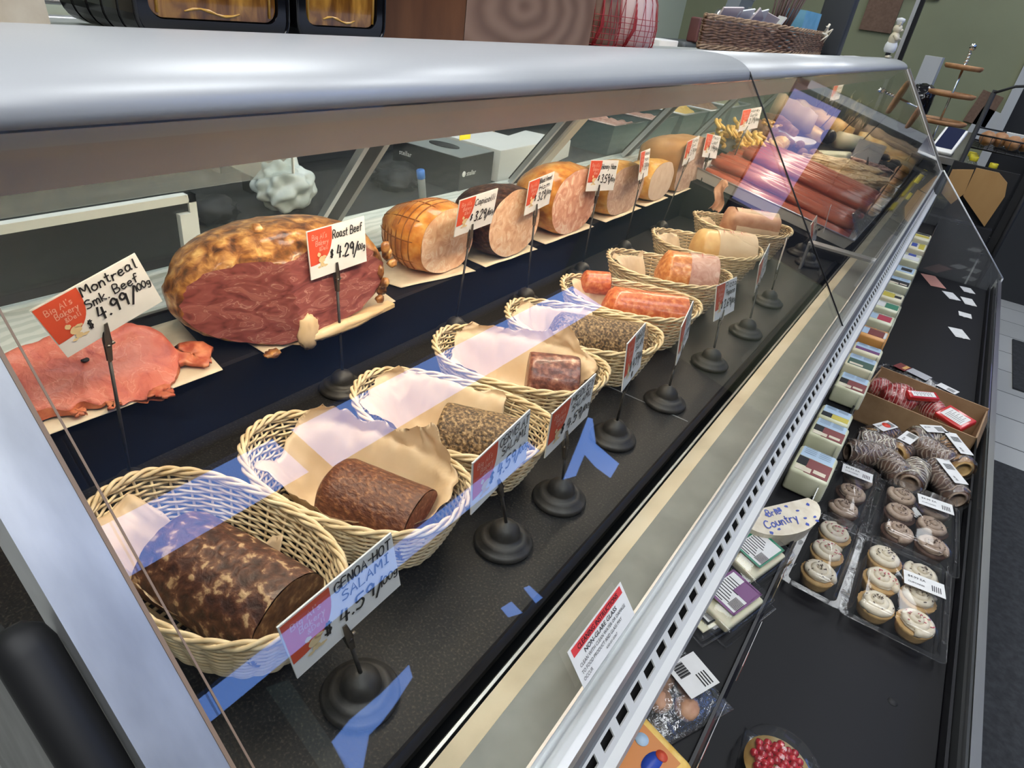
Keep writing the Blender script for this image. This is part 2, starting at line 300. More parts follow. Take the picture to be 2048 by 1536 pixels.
# ---------------------------------------------------------------- lettering
_tc_cache = {}
def font_geo(s, bold=0):
    k = (s, bold)
    if k in _tc_cache: return _tc_cache[k]
    cu = bpy.data.curves.new('t', 'FONT'); cu.body = s; cu.size = 1; cu.offset = bold; cu.resolution_u = 2
    o = bpy.data.objects.new('t', cu); COL.objects.link(o)
    dg = bpy.context.evaluated_depsgraph_get(); me = bpy.data.meshes.new_from_object(o.evaluated_get(dg))
    vs = [(v.co.x, v.co.y) for v in me.vertices]; fs = [tuple(p.vertices) for p in me.polygons]
    bpy.data.objects.remove(o); bpy.data.curves.remove(cu); bpy.data.meshes.remove(me)
    _tc_cache[k] = (vs, fs); return vs, fs
def print_on(mb, s, o, u, v, h, mi=0, width=None, align='l', shear=0, bold=.012):
    """printed text: origin o, unit vectors u (reading) v (up), cap height h"""
    vs, fs = font_geo(s, bold)
    if not vs: return
    x0 = min(p[0] for p in vs); x1 = max(p[0] for p in vs); sx = h/.73
    if width: sx = width/(x1-x0)
    sy = h/.73; w = (x1-x0)*sx; ox = {'l': 0, 'c': -w/2, 'r': -w}[align]
    mb.add([V(o)+V(u)*((p[0]-x0)*sx+ox+shear*p[1]*sy)+V(v)*(p[1]*sy) for p in vs], fs, mi, False)
GL = {
'A': '0,0 2,6 4,0;1,2.4 3.2,2.4', 'B': '0,0 0,6 2.4,5.8 3,4.6 2.2,3.3 0.2,3.1 2.6,2.9 3.6,1.5 2.6,0.1 0,0', 'C': '3.6,5 2.4,6 .6,5 0,3 .6,.8 2.2,0 3.7,.8', 'D': '0,0 0,6 2.2,5.6 3.6,3.4 2.8,.8 0,0', 'E': '3.2,6 0,6 0,0 3.4,0;0,3.1 2.6,3.2',
'F': '3.2,6 0,5.9 0,0;0,3.2 2.6,3.3', 'G': '3.6,5 2,6 .3,4.8 0,2.6 1,.3 3,.2 3.8,1.6 3.8,2.8 2.2,2.8', 'H': '0,0 0,6;3.4,0 3.4,6;0,3 3.4,3.2', 'I': '.6,6 2.6,6;1.6,6 1.6,0;.5,0 2.7,0', 'J': '1,6 3.6,6;2.6,6 2.5,1.2 1.4,0 0,1', 'K': '0,0 0,6;3.2,6 0.2,2.8 3.4,0', 'L': '0,6 0,0 3.2,0', 'M': '0,0 .4,6 2.2,2.6 4,6 4.5,0',
'N': '0,0 0.1,6 3.2,0 3.3,6', 'O': '2,6 .4,5 0,3 .6,.8 2,0 3.5,1 3.9,3 3.4,5.2 2,6', 'P': '0,0 0,6 2.6,5.8 3.3,4.4 2.4,3 .1,2.8', 'R': '0,0 0,6 2.6,5.8 3.2,4.5 2.2,3.2 .1,2.9 1.4,2.8 3.6,0', 'S': '3.4,5.2 2,6 .4,5.2 .5,3.9 2.6,3 3.5,1.6 2.4,.2 .2,.6', 'T': '0,6 3.8,6;1.9,6 1.9,0', 'U': '0,6 0.1,1.4 1.6,0 3.2,1.4 3.3,6', 'V': '0,6 1.8,0 3.6,6', 'W': '0,6 1,0 2.3,4 3.6,0 4.6,6', 'Y': '0,6 1.8,3.2 3.6,6;1.8,3.2 1.4,0', 'Z': '0,6 3.4,6 0,0 3.6,0', 'X': '0,0 3.4,6;0,6 3.4,0',
'a': '2.8,3 1.4,3.7 .2,2.6 .2,.9 1.3,0 2.6,1.2 2.8,3.4 2.7,.8 3.4,0', 'b': '0,6 .1,0 1.6,0 2.8,1.4 2,3.2 .3,2.6', 'c': '2.8,3 1.4,3.6 .1,2 .8,.2 2.8,.5', 'd': '2.8,3 1.2,3.5 .1,1.8 1,.1 2.7,1 2.9,6 2.9,0', 'e': '.2,1.9 2.6,2.1 2,3.5 .6,3.2 .1,1.4 1.2,0 3,.6', 'f': '2.8,5.6 1.8,6 1.1,5 1,0;0,3.4 2.4,3.6', 'g': '2.8,3.2 1.3,3.7 .2,2.4 1,.7 2.6,1.4 2.9,3.4 2.8,-1.2 1.6,-2.2 .3,-1.6', 'h': '0,6 0,0;0,2.2 1.5,3.5 2.6,2.5 2.7,0', 'i': '.6,3.6 .7,0;.7,5 .8,5.2', 'k': '0,6 0,0;2.5,3.6 .2,1.7 2.8,0', 'l': '.6,6 .7,.4 1.4,0', 'm': '0,0 .1,3.6;.1,2.4 1.2,3.6 1.9,2.6 1.9,0;1.9,2.4 3,3.6 3.9,2.6 4,0', 'n': '0,0 .1,3.6;.1,2.2 1.5,3.6 2.5,2.4 2.6,0', 'o': '1.5,3.6 .2,2.6 .2,.9 1.5,0 2.9,1 2.8,2.7 1.5,3.6', 'p': '0,-2 .1,3.5;.1,2.6 1.6,3.6 2.8,2.2 2,.3 .2,.6', 'r': '0,0 .1,3.6;.1,2.2 1.2,3.4 2.3,3.1', 's': '2.4,3.2 1.2,3.7 .3,2.8 1.2,1.9 2.4,1.1 1.4,0 0,.4', 't': '1,5.6 1,.6 2,.1;0,3.7 2.2,3.8', 'u': '0,3.6 .2,.7 1.3,0 2.6,1 2.8,3.6 2.8,0', 'v': '0,3.6 1.2,0 2.6,3.6', 'w': '0,3.6 .9,0 1.9,2.8 2.9,0 3.8,3.6', 'x': '0,0 2.6,3.6;0,3.6 2.6,0', 'y': '0,3.6 1.3,.8;2.7,3.6 .6,-2.2', 'z': '0,3.6 2.4,3.6 0,0 2.6,0',
'0': '1.7,6 .2,4.6 .1,1.6 1.6,0 3.2,1.6 3.2,4.6 1.7,6', '1': '1,5 1.7,6 1.7,0', '2': '.2,4.6 1.4,6 3,5 2.6,3.2 .1,0 3.4,.1', '3': '.2,5.5 1.8,6 3,4.8 1.3,3.3 3.2,1.9 2.2,.1 .1,.4', '4': '.9,6 0,2.4 3.4,2.5;2.5,5.2 2.3,0', '5': '3.1,6 .5,5.9 .3,3.4 2.2,3.6 3.2,1.9 2,0 .1,.4', '6': '2.8,5.8 .8,4.4 .1,1.6 1.5,0 3,1.2 2.2,2.8 .2,2', '7': '0,6 3.2,6 1.2,0', '8': '1.7,3.2 .3,4.6 1.6,6 3,4.8 .2,1.6 1.6,0 3.2,1.3 1.7,3.2', '9': '3,4.4 1.8,6 .3,4.8 1,3.2 2.8,3.8 3.1,5 2.8,0',
'$': '3,5 1.4,5.5 .4,4.3 2.8,2.4 1.8,.8 .1,1.2;1.2,6.4 1.1,-.2;2.2,6.4 2.1,-.2', '.': '.2,.1 .5,.3', '/': '0,-.8 2.6,6.6', '-': '.3,3 2.2,3.1', '&': '3.2,0 .6,4.6 1.6,6 2.4,4.8 .2,1.6 1.2,0 3,2.2', "'": '.4,6.2 .2,5', ' ': ''}
def hand(mb, s, o, u, v, h, mi=0, pen=.11, shear=.12, width=None, seed=0, gap=1.3, nrm=None):
    """hand-lettered marker strokes; h is capital height"""
    rnd = random.Random(seed+len(s)); o = V(o); u = V(u); v = V(v); k = h/6
    adv = []; x = 0
    for ch in s:
        g = GL.get(ch, ''); xs = [float(p.split(',')[0]) for st in g.split(';') if st for p in st.split()]
        adv.append(x); x += (max(xs) if xs else 1.6)+gap
    kx = k if not width else width/(x-gap)
    pw = pen*h
    for ch, ax in zip(s, adv):
        jy = rnd.uniform(-.4, .4)
        for st in GL.get(ch, '').split(';'):
            if not st: continue
            P0 = [tuple(map(float, p.split(','))) for p in st.split()]
            pts = []
            for i in range(len(P0)-1):
                a = P0[max(i-1, 0)]; b = P0[i]; c = P0[i+1]; d = P0[min(i+2, len(P0)-1)]
                nn = 4 if len(P0) > 3 else 1
                for q in range(nn):
                    t = q/nn
                    pts.append(tuple(.5*((2*b[j])+(-a[j]+c[j])*t+(2*a[j]-5*b[j]+4*c[j]-d[j])*t*t+(-a[j]+3*b[j]-3*c[j]+d[j])*t**3) for j in (0, 1)))
            pts.append(P0[-1])
            pp = [((ax+p[0])*kx+shear*p[1]*k, (p[1]+jy)*k) for p in pts]
            vs = []
            for i, p in enumerate(pp):
                a = pp[max(i-1, 0)]; b = pp[min(i+1, len(pp)-1)]; dx, dy = b[0]-a[0], b[1]-a[1]; l = math.hypot(dx, dy) or 1
                nx, ny = -dy/l*pw/2, dx/l*pw/2
                if i == 0: p = (p[0]-dx/l*pw/3, p[1]-dy/l*pw/3)
                if i == len(pp)-1: p = (p[0]+dx/l*pw/3, p[1]+dy/l*pw/3)
                vs += [o+u*(p[0]+nx)+v*(p[1]+ny), o+u*(p[0]-nx)+v*(p[1]-ny)]
            mb.add(vs, [(2*i, 2*i+1, 2*i+3, 2*i+2) for i in range(len(pp)-1)], mi, False)
def quad(mb, o, u, v, w, h, mi=0):
    o = V(o); u = V(u); v = V(v); mb.add([o, o+u*w, o+u*w+v*h, o+v*h], [(0, 1, 2, 3)], mi, False)
# ================================================================ the room
YF = 6.5; XB = -2.6; XW = 3.0; YN = -2.5; ZC = 3.6
struct(MB().box((XB, YN, -.05), (XW, YF+2.5, 0)), 'floor', mt['floor'])
struct(MB().box((XB, YN, ZC), (XW, YF+2.5, ZC+.08)), 'ceiling', mt['ceil'])
struct(MB().box((XB, YF, 0), (.10, YF+.1, ZC)), 'wall_far', mt['wallg'])
struct(MB().box((1.55, YF, 0), (XW, YF+.1, ZC)).box((.10, YF, 2.32), (1.55, YF+.1, ZC)), 'wall_far_right', mt['wallg'])
struct(MB().box((XB, YF+2.4, 0), (XW, YF+2.5, ZC)), 'wall_beyond', mt['walld'])
struct(MB().box((XB, YN-.1, 0), (XW, YN, ZC)), 'wall_near', mt['walld'])
d1 = struct(MB().box((.085, YF-.03, 0), (.15, YF+.13, 2.2)), 'trim_1', mt['doorw'])
struct(MB().box((.20, YF+.02, 1.86), (1.25, YF+.03, 2.30)), 'window_5', mt['lav'])
struct(MB().box((.151, YF+.04, .02), (1.55, YF+.08, 2.315)), 'door_1', M('dark_door', (.02, .021, .024), .4))
struct(MB().box((XB-.1, YN, 0), (XB, YF+2.5, ZC)), 'wall_back', mt['wallb'])
# street-side wall (behind the camera): transom windows and lower panes that mirror in the case glass
def wall_front():
    # openings as (y0, y1, z0, z1)
    ops = [(.95, 2.32, 3.05, 3.47), (2.44, 7.2, 2.99, 3.47), (.80, 3.95, 2.12, 2.27)]
    mb = MB(); ys = sorted({YN, YF+2.5}|{o[0] for o in ops}|{o[1] for o in ops}); zs = sorted({0, ZC}|{o[2] for o in ops}|{o[3] for o in ops})
    for a, b in zip(ys, ys[1:]):
        for c, d in zip(zs, zs[1:]):
            if any(o[0] <= (a+b)/2 <= o[1] and o[2] <= (c+d)/2 <= o[3] for o in ops): continue
            mb.box((XW, a, c), (XW+.12, b, d))
    struct(mb, 'wall_front', mt['walld'])
    for i, o in enumerate(ops): struct(MB().box((XW+.06, o[0], o[2]), (XW+.07, o[1], o[3])), 'window_%d' % (i+2), mt['e_sky'])
wall_front()
for k, pts in enumerate([[(1.236, 1.635), (1.201, 1.487), (1.254, 1.43), (1.389, 1.527), (1.477, 1.525), (1.605, 1.541), (1.764, 1.573), (1.80, 1.635), (1.575, 1.632), (1.369, 1.650)], [(3.782, 1.81), (4.341, 1.98), (4.62, 2.07), (4.64, 2.03), (4.383, 1.842), (4.354, 1.58), (4.15, 1.55), (4.145, 1.702), (4.187, 1.842), (3.906, 1.762)], [(2.491, 1.477), (2.576, 1.457), (2.569, 1.36), (2.479, 1.405)], [(2.727, 1.457), (2.766, 1.442), (2.761, 1.328), (2.699, 1.336)]]):
    struct(MB().prism([(XW-.012, y, z) for y, z in pts], (.010, 0, 0)), 'window_%d' % (k+6), mt['e_sky'])  # jagged glowing shapes added before the wall to mirror as blue shards
struct(MB().prism([(XW-.012, y, z) for y, z in [(1.185, 2.069), (1.288, 2.022), (1.217, 1.469), (1.12, 1.573)]], (.010, 0, 0)), 'trim_2', M('teal_mullion', (.16, .24, .25), .6))
# ceiling lights; the last panel is added to brighten the case from the front
for i, (x, y) in enumerate([(1.3, -.85), (.35, -1.1), (.40, 1.0), (-1.0, -.8), (-1.3, 1.6), (-1.3, 4.4), (.35, 3.0), (.35, 5.3), (2.3, -.85)]):
    t = thing('ceiling_light', ['recessed ceiling panel at the near right', 'recessed ceiling panel above the camera', 'recessed ceiling panel above the near half of the case', 'recessed ceiling panel at the near left', 'recessed ceiling panel above the work counter', 'recessed ceiling panel over the far work counter', 'recessed ceiling panel above the far half of the case', 'recessed ceiling panel by the olive wall', 'ceiling panel added to light the case front, nearest the street wall'][i], 'light', (x, y, ZC-.03), 'ceiling light panels')
    MB().box((x-.31, y-.61, ZC-.03), (x+.31, y-.59, ZC)).box((x-.31, y+.59, ZC-.03), (x+.31, y+.61, ZC)).box((x-.31, y-.61, ZC-.03), (x-.29, y+.61, ZC)).box((x+.29, y-.61, ZC-.03), (x+.31, y+.61, ZC)).build('frame', mt['white'], t)
    MB().box((x-.29, y-.59, ZC-.02), (x+.29, y+.59, ZC-.01)).build('diffuser', mt['e_ceiling'], t)

# ================================================================ the deli case
Y0, Y1 = .089, 3.84
case = thing('deli_case', 'long refrigerated deli display case with slanted glass front and silver canopy', 'display case', (-.3, 1.9, 0))
def sweep(prof, y0, y1, mb=None, mi=0, sm=False):
    """profile polygon [(x,z)] extruded along y"""
    mb = mb or MB(); return mb.prism([(x, y0, z) for x, z in prof], (0, y1-y0, 0), mi, sm)
# canopy: rounded nose then flat top, two lengths with a seam
nose = [(-.3845, 1.339), (-.3845, 1.345)]+[(-.455+.0705*math.cos(q*PI/24), 1.345+.029*math.sin(q*PI/24)) for q in range(1, 13)]+[(-.48, 1.3738), (-.52, 1.3705), (-.56, 1.362), (-.572, 1.353), (-.72, 1.353), (-.72, 1.335), (-.42, 1.335)]
sweep(nose, -.6, 1.3515, sm=True).build('canopy', mt['canopy'], case)
sweep(nose, 1.3545, Y1+.0, sm=True).build('canopy', mt['canopy'], case)
MB().prism([(x, 1.3516, z-.0008) for x, z in nose], (0, .0028, 0)).build('canopy_seam', mt['matte'], case)
sweep([(-.392, 1.336), (-.400, 1.336), (-.408, 1.326), (-.400, 1.326)], Y0, Y1).build('glass_clamp', mt['grille'], case)
sweep([(-.402, 1.335), (-.41, 1.335), (-.447, 1.294), (-.437, 1.292)], Y0, Y1).build('lamp_housing', mt['housing'], case)
MB().tube([(-.47, .14, 1.318), (-.47, 1.30, 1.318)], .0125, 10).build('lamp_tube', mt['e_case'], case)
MB().tube([(-.47, 1.42, 1.318), (-.47, 2.58, 1.318)], .0125, 10).build('lamp_tube', mt['e_case'], case)
MB().tube([(-.47, 2.66, 1.318), (-.47, 3.78, 1.318)], .0125, 10).build('lamp_tube', mt['e_case'], case)
# front glass panes, 5 mm
def pane(y0, y1):
    a = V((-.066, 0, .945)); b = V((-.379, 0, 1.3405)); nrm = V((.4, 0, .315)).normalized()*.004
    return MB().prism([a+V((0, y0, 0)), a+V((0, y1, 0)), b+V((0, y1, 0)), b+V((0, y0, 0))], -nrm)
pane(Y0, 1.352).build('front_glass', mt['glass'], case); pane(1.3545, Y1).build('front_glass', mt['glass'], case)
a = V((-.0655, 1.352, .946)); b = V((-.388, 1.352, 1.353))
MB().box((-.0655-.0005, 1.352, .9445), (-.0645, 1.3545, .9455)).tube([a+V((0, .0012, 0)), b+V((0, .0012, 0))], .0016, 6).build('glass_joint', mt['matte'], case)
# near end frame (polished aluminium) lying in the glass plane, with a black cushion strip outside it
nr = V((.786, 0, .619)); gd = V((-.618, 0, .786))
def gp(s, y, off=0): return V((-.07, y, .95))+gd*s+nr*off
MB().prism([gp(-.06, .060, .003), gp(-.06, .0885, .003), gp(.500, .0885, .003), gp(.500, .060, .003)], -nr*.03).build('end_frame', mt['frame'], case)
MB().prism([gp(-.06, .0886, .0035), gp(-.06, .0905, .0035), gp(.50, .0905, .0035), gp(.50, .0886, .0035)], -nr*.012).prism([gp(-.02, .0975, .0002), gp(-.02, .0985, .0002), gp(.50, .0985, .0002), gp(.50, .0975, .0002)], -nr*.0006).build('gasket_and_reflection', M('gasket_reflection_brown', (.25, .17, .12), .4), case)  # gasket, plus a thin brown strip painted as the pane edge's reflection
MB().tube([gp(-.1, .0475, -.014), gp(.274, .0475, -.014), gp(.282, .0475, -.014), gp(.287, .0475, -.014)], [.012, .012, .010, .004], 16).build('end_cushion', mt['rubber'], case)
# far end frame
MB().prism([gp(-.01, Y1, .004), gp(-.01, Y1+.035, .004), gp(.50, Y1+.035, .004), gp(.50, Y1, .004)], -nr*.02).build('end_frame', mt['steel'], case)
MB().prism([gp(-.0, Y1-.05, .001), gp(-.0, Y1-.045, .001), gp(.5, Y1-.045, .001), gp(.5, Y1-.05, .001)], -nr*.004).build('pane_edge', mt['white'], case)
MB().prism([(-.08, Y1+.01, .92), (-.39, Y1+.01, 1.335), (-.80, Y1+.01, 1.335), (-.90, Y1+.01, .92)], (0, .005, 0)).build('end_glass', mt['sideglass'], case)
# decks
sweep([(-.186, .90), (-.648, .90), (-.648, .86), (-.186, .86)], Y0+.002, Y1).build('deck', mt['deck'], case)
MB().box((-.64, .868, .9001), (-.19, .8705, .9004)).build('deck_seam', mt['grey'], case)
sweep([(-.649, .90), (-.649, .984), (-.655, .9855), (-.82, .9855), (-.82, .86), (-.649, .86)], Y0+.002, Y1).build('ledge', mt['ledge'], case)
sweep([(-.8205, .985), (-.8205, .989), (-.828, .989), (-.828, .985)], Y0+.002, Y1).build('ledge_trim', mt['steel'], case)
sweep([(-.829, .86), (-.829, .988), (-.985, .988), (-.985, .86)], Y0+.002, Y1).build('rear_sill', mt['marble'], case)
# front gutter, lip, rail
sweep([(-.180, .898), (-.1855, .902), (-.182, .904), (-.176, .899)], Y0+.002, Y1).build('gutter_rim', mt['black'], case)
sweep([(-.185, .80), (-.15, .80), (-.15, .79), (-.185, .79)], Y0+.002, Y1).build('gutter', mt['matte'], case)
sweep([(-.166, .897), (-.1635, .9015), (-.1605, .9015), (-.162, .895)], Y0+.002, Y1).build('gutter_rim', mt['steel'], case)
sweep([(-.151, .82), (-.1515, .922), (-.1310, .931), (-.128, .925), (-.140, .82)], Y0+.002, Y1).build('lip_edge', mt['lipm'], case)
sweep([(-.1308, .9312), (-.0885, .9330), (-.0885, .90), (-.12, .90)], Y0+.002, Y1).build('lip_slope', mt['lipgrey'], case)
sweep([(-.0890, .93), (-.0880, .952), (-.0855, .953), (-.0855, .938), (-.0800, .938), (-.0790, .950), (-.0640, .950), (-.0635, .93)], Y0-.02, Y1).build('glass_rail', mt['alum'], case)
sweep([(-.0700, .938), (-.066, .93), (-.068, .865), (-.066, .862), (-.075, .862), (-.085, .93)], Y0-.02, Y1).build('air_duct_face', mt['grey'], case)
# slotted white grille
g = MB(); y = Y0-.02
GA = V((-.0705, 0, .862)); GB = V((-.0545, 0, .842)); GN = (GB-GA).cross(V((0, 1, 0))).normalized()*.002
def gq(mb, s0, s1, y0, y1):
    p = [GA.lerp(GB, s0)+V((0, y0, 0)), GA.lerp(GB, s0)+V((0, y1, 0)), GA.lerp(GB, s1)+V((0, y1, 0)), GA.lerp(GB, s1)+V((0, y0, 0))]
    mb.prism(p, GN)
gq(g, 0, .30, y, Y1); gq(g, .74, 1, y, Y1)
while y < Y1:
    gq(g, .30, .74, y, y+.0115); y += .0315
g.build('air_grille', mt['grille'], case)
sweep([(-.080, .857), (-.060, .833), (-.064, .830), (-.084, .853)], Y0-.02, Y1).build('grille_back', mt['matte'], case)
sweep([(-.0545, .8425), (-.0440, .8400), (-.0435, .812), (-.047, .812), (-.0475, .836), (-.0550, .838)], Y0-.02, Y1).build('grille_lip', mt['grille'], case)
# lower self-serve levels
sweep([(-.30, .70), (.012, .70), (.012, .693), (-.30, .693)], -.4, Y1).build('cheese_shelf', mt['ledge'], case)
sweep([(.0105, .693), (.0105, .713), (.0145, .713), (.019, .690), (.020, .655), (.014, .655), (.013, .69)], -.4, Y1).build('price_channel', mt['black'], case)
sweep([(.0135, .712), (.0135, .740), (.0150, .740), (.0150, .712)], 1.05, Y1).build('shelf_fence', mt['plexi'], case)
sweep([(-.30, .47), (.335, .47), (.335, .462), (-.30, .462)], -.4, Y1).build('lower_tray', mt['ledge'], case)
MB().lathe([(0, .4706), (.0085, .4706), (.0085, .4702)], 20).build('drain_hole', mt['matte'], case).location += V((.262, 1.002, 0))
sweep([(.336, .462), (.336, .50), (.341, .50), (.341, .462)], -.4, Y1).build('tray_edge', mt['black'], case)
sweep([(.342, .44), (.350, .535), (.354, .535), (.346, .44)], -.4, Y1).build('front_plexiglass', mt['plexi'], case)
sweep([(.352, .44), (.357, .533), (.372, .533), (.372, .50), (.366, .44)], -.4, Y1).build('bumper_rail', mt['steel'], case)
sweep([(.30, .05), (.366, .44), (.30, .46), (-.2, .46), (-.2, .05)], -.4, Y1).build('kick_panel', mt['matte'], case)
MB().prism([(-.066, Y1+.012, .945), (.37, Y1+.012, .54), (.37, Y1+.012, .44), (-.3, Y1+.012, .44), (-.3, Y1+.012, .93)], (0, .004, 0)).build('lower_end_glass', mt['plexi'], case)
MB().tube([(-.063, Y1+.014, .95), (.372, Y1+.014, .541)], .004, 8).tube([(.372, Y1+.014, .541), (.372, Y1+.014, .44)], .004, 8).build('end_edge', mt['white'], case)
sweep([(-.31, .05), (-.31, .70), (-.33, .70), (-.33, .05)], -.4, Y1).build('lower_back', mt['matte'], case)
# body under the deck and near end panel
MB().box((-1.0, .14, .05), (-.34, Y1, .855)).build('body', mt['matte'], case)
MB().box((-1.0, .095, .05), (-.19, .135, .8985)).build('end_panel', mt['endp'], case)
# rear door frames: leaning posts and glass
RB = V((-.945, 0, .99)); RTp = V((-.70, 0, 1.335)); rn = (RTp-RB).cross(V((0, 1, 0))).normalized()
def post(y0, y1, mat, th=.02, nm='door_post'):
    MB().prism([RB+V((0, y0, 0)), RB+V((0, y1, 0)), RTp+V((0, y1, 0)), RTp+V((0, y0, 0))], rn*th).build(nm, mat, case)
for yy in (.80, 1.45, 2.12, 2.78, 3.42):
    post(yy, yy+.012, mt['alum'], .012); post(yy+.012, yy+.046, mt['black'], .02); post(yy+.046, yy+.060, mt['grey'], .012)
post(1.53, 1.575, M('beige_post', (.42, .40, .34), .4), .02)
for a, b in ((.10, .80), (.86, 1.45), (1.58, 2.12), (2.18, 2.78), (2.84, 3.42)): post(a, b, mt['rglass'], .003, 'rear_glass')
# framed dark door standing at the near end + acrylic shield above it
fx = -.925
MB().box((fx-.012, .095, 1.0), (fx-.004, .55, 1.094)).build('door_panel', M('smoked_door', (.028, .030, .034), .25), case)
MB().box((fx-.014, .095, 1.092), (fx+.0, .56, 1.104)).box((fx-.014, .548, .990), (fx, .560, 1.104)).box((fx-.004, .528, .99), (fx+.006, .546, 1.078)).build('door_frame', mt['white'], case)
MB().box((-.903, .095, 1.120), (-.899, .722, 1.150)).build('acrylic_shield', mt['acr'], case)
MB().box((-.9035, .095, 1.1495), (-.8985, .7225, 1.1515)).box((-.9035, .7215, 1.12), (-.8985, .7235, 1.1515)).build('shield_highlight', mt['white'], case)  # white strips paint the bright highlight along the acrylic
# dividers inside the case
MB().box((-.245, 1.800, .966), (-.083, 1.832, .972)).build('divider_bar', mt['alum'], case)
MB().box((-.245, 1.800, .90), (-.24, 1.832, .966)).build('divider_foot', mt['alum'], case)
# ================================================================ back row: meats on butcher paper
LZ = .9858
def paper(name, label, pts, seed=0, z=LZ, m='paper', group='sheets of butcher paper on the ledge', lift=.0012):
    """sheet with a soft curl from 4 corners (near-left, near-right, far-right, far-left)"""
    a, b, c, d = [V((*p, 0)) for p in pts]
    def fn(u, v):
        p = a.lerp(b, u).lerp(d.lerp(c, u), v)
        e = max(abs(u-.5), abs(v-.5))*2
        return (p.x, p.y, z+.0018+lift*noise.noise(V((u*3+seed, v*3, seed)))+.003*max(0, e-.8)*(1 if (seed+int(u > .5)) % 2 else .2))
    return MB().grid(14, 14, fn, th=.0008).build(name, mt[m], label=label, cat='paper', group=group)
paper('butcher_paper', 'sheet of butcher paper under the sliced smoked beef nearest the camera', [(-.645, .12), (-.640, .395), (-.79, .43), (-.79, .12)], 1)
paper('butcher_paper', 'butcher paper under the crusted roast beef', [(-.635, .455), (-.642, .70), (-.80, .74), (-.80, .46)], 2)
paper('butcher_paper', 'butcher paper under the round netted ham', [(-.672, .745), (-.640, .905), (-.80, .93), (-.815, .72)], 3)
paper('butcher_paper', 'butcher paper under the ham with the peppered black rind', [(-.640, .935), (-.632, 1.10), (-.79, 1.13), (-.79, .95)], 4)
paper('butcher_paper', 'butcher paper under the largest pink ham', [(-.638, 1.14), (-.634, 1.345), (-.80, 1.37), (-.80, 1.15)], 5)
paper('butcher_paper', 'butcher paper under the yellow-rind ham', [(-.632, 1.40), (-.632, 1.60), (-.79, 1.62), (-.79, 1.41)], 6)
paper('butcher_paper', 'butcher paper under the small white turkey piece', [(-.632, 1.625), (-.632, 1.78), (-.78, 1.80), (-.78, 1.63)], 7)
paper('butcher_paper', 'butcher paper under the tall tan loaf at the end of the ledge', [(-.632, 1.81), (-.632, 2.03), (-.80, 2.05), (-.80, 1.82)], 8)

def cutmeat(name, label, x0, cy, hw, zb, h, depth, rind, cut, bulge=1.06, ysh=0, sq=2.3, lean=0, amp=.05, seed=0, thick=.0, skew=0):
    """meat with a flat cut face looking at the customer (+x) and a rounded body behind"""
    t = thing(name, label, 'meat', (x0-depth/2, cy, zb), 'meats on the back ledge')
    n = 56
    def ring(s, x, dy, jit):
        out = []
        for k in range(n):
            a = 2*PI*k/n; c, q = math.cos(a), math.sin(a)
            r = (abs(c)**sq+abs(q)**sq)**(-1/sq)
            nz = 1+amp*noise.noise(V((c*1.6+seed*5, q*1.6, x*14+seed)))+jit*noise.noise(V((c*7+seed, q*7, x*60)))
            y = cy+dy+hw*s*r*c*nz; z = zb+h/2+(h/2)*s*r*q*nz
            z += lean*c*h*.5+skew*(1 if c > 0 else -.4)*max(0, q)*h*.1
            out.append((x, y, max(z, zb+.001)))
        return out
    face = ring(1, x0, 0, 0)
    secs = [face]
    N_ = 9
    for i in range(1, N_+1):
        u = i/N_; s = (1+(bulge-1)*math.sin(PI*min(1, u*1.5)))*math.sqrt(max(0, 1-u**3.2)) if u < 1 else .05
        secs.append(ring(max(s, .05), x0-depth*u, ysh*u, .035))
    vs = [p for r_ in secs for p in r_]; fs = []
    for i in range(len(secs)-1):
        for k in range(n): fs.append((i*n+k, i*n+(k+1) % n, (i+1)*n+(k+1) % n, (i+1)*n+k))
    fs.append(tuple(len(vs)-n+k for k in range(n))[::-1])
    MB().add(vs, fs).build('rind', mt[rind], t)
    # face: inset rings so it bumps
    vs = []; fs = []; K = 9
    for i in range(K):
        s = 1-i/K
        for k in range(n):
            x, y, z = face[k]; c_ = V((x0, cy, zb+h*.5)); p = c_+(V((x, y, z))-c_)*(s*(1-thick)); vs.append((p.x+.0006+.0012*noise.noise(p*55), p.y, p.z))
    vs.append((x0+.001, cy, zb+h*.5))
    for i in range(K-1):
        for k in range(n): fs.append((i*n+k, (i+1)*n+k, (i+1)*n+(k+1) % n, i*n+(k+1) % n))
    for k in range(n): fs.append(((K-1)*n+k, K*n, (K-1)*n+(k+1) % n))
    MB().add(vs, fs).build('cut_face', mt[cut], t)
    return t
PZ = LZ+.0035
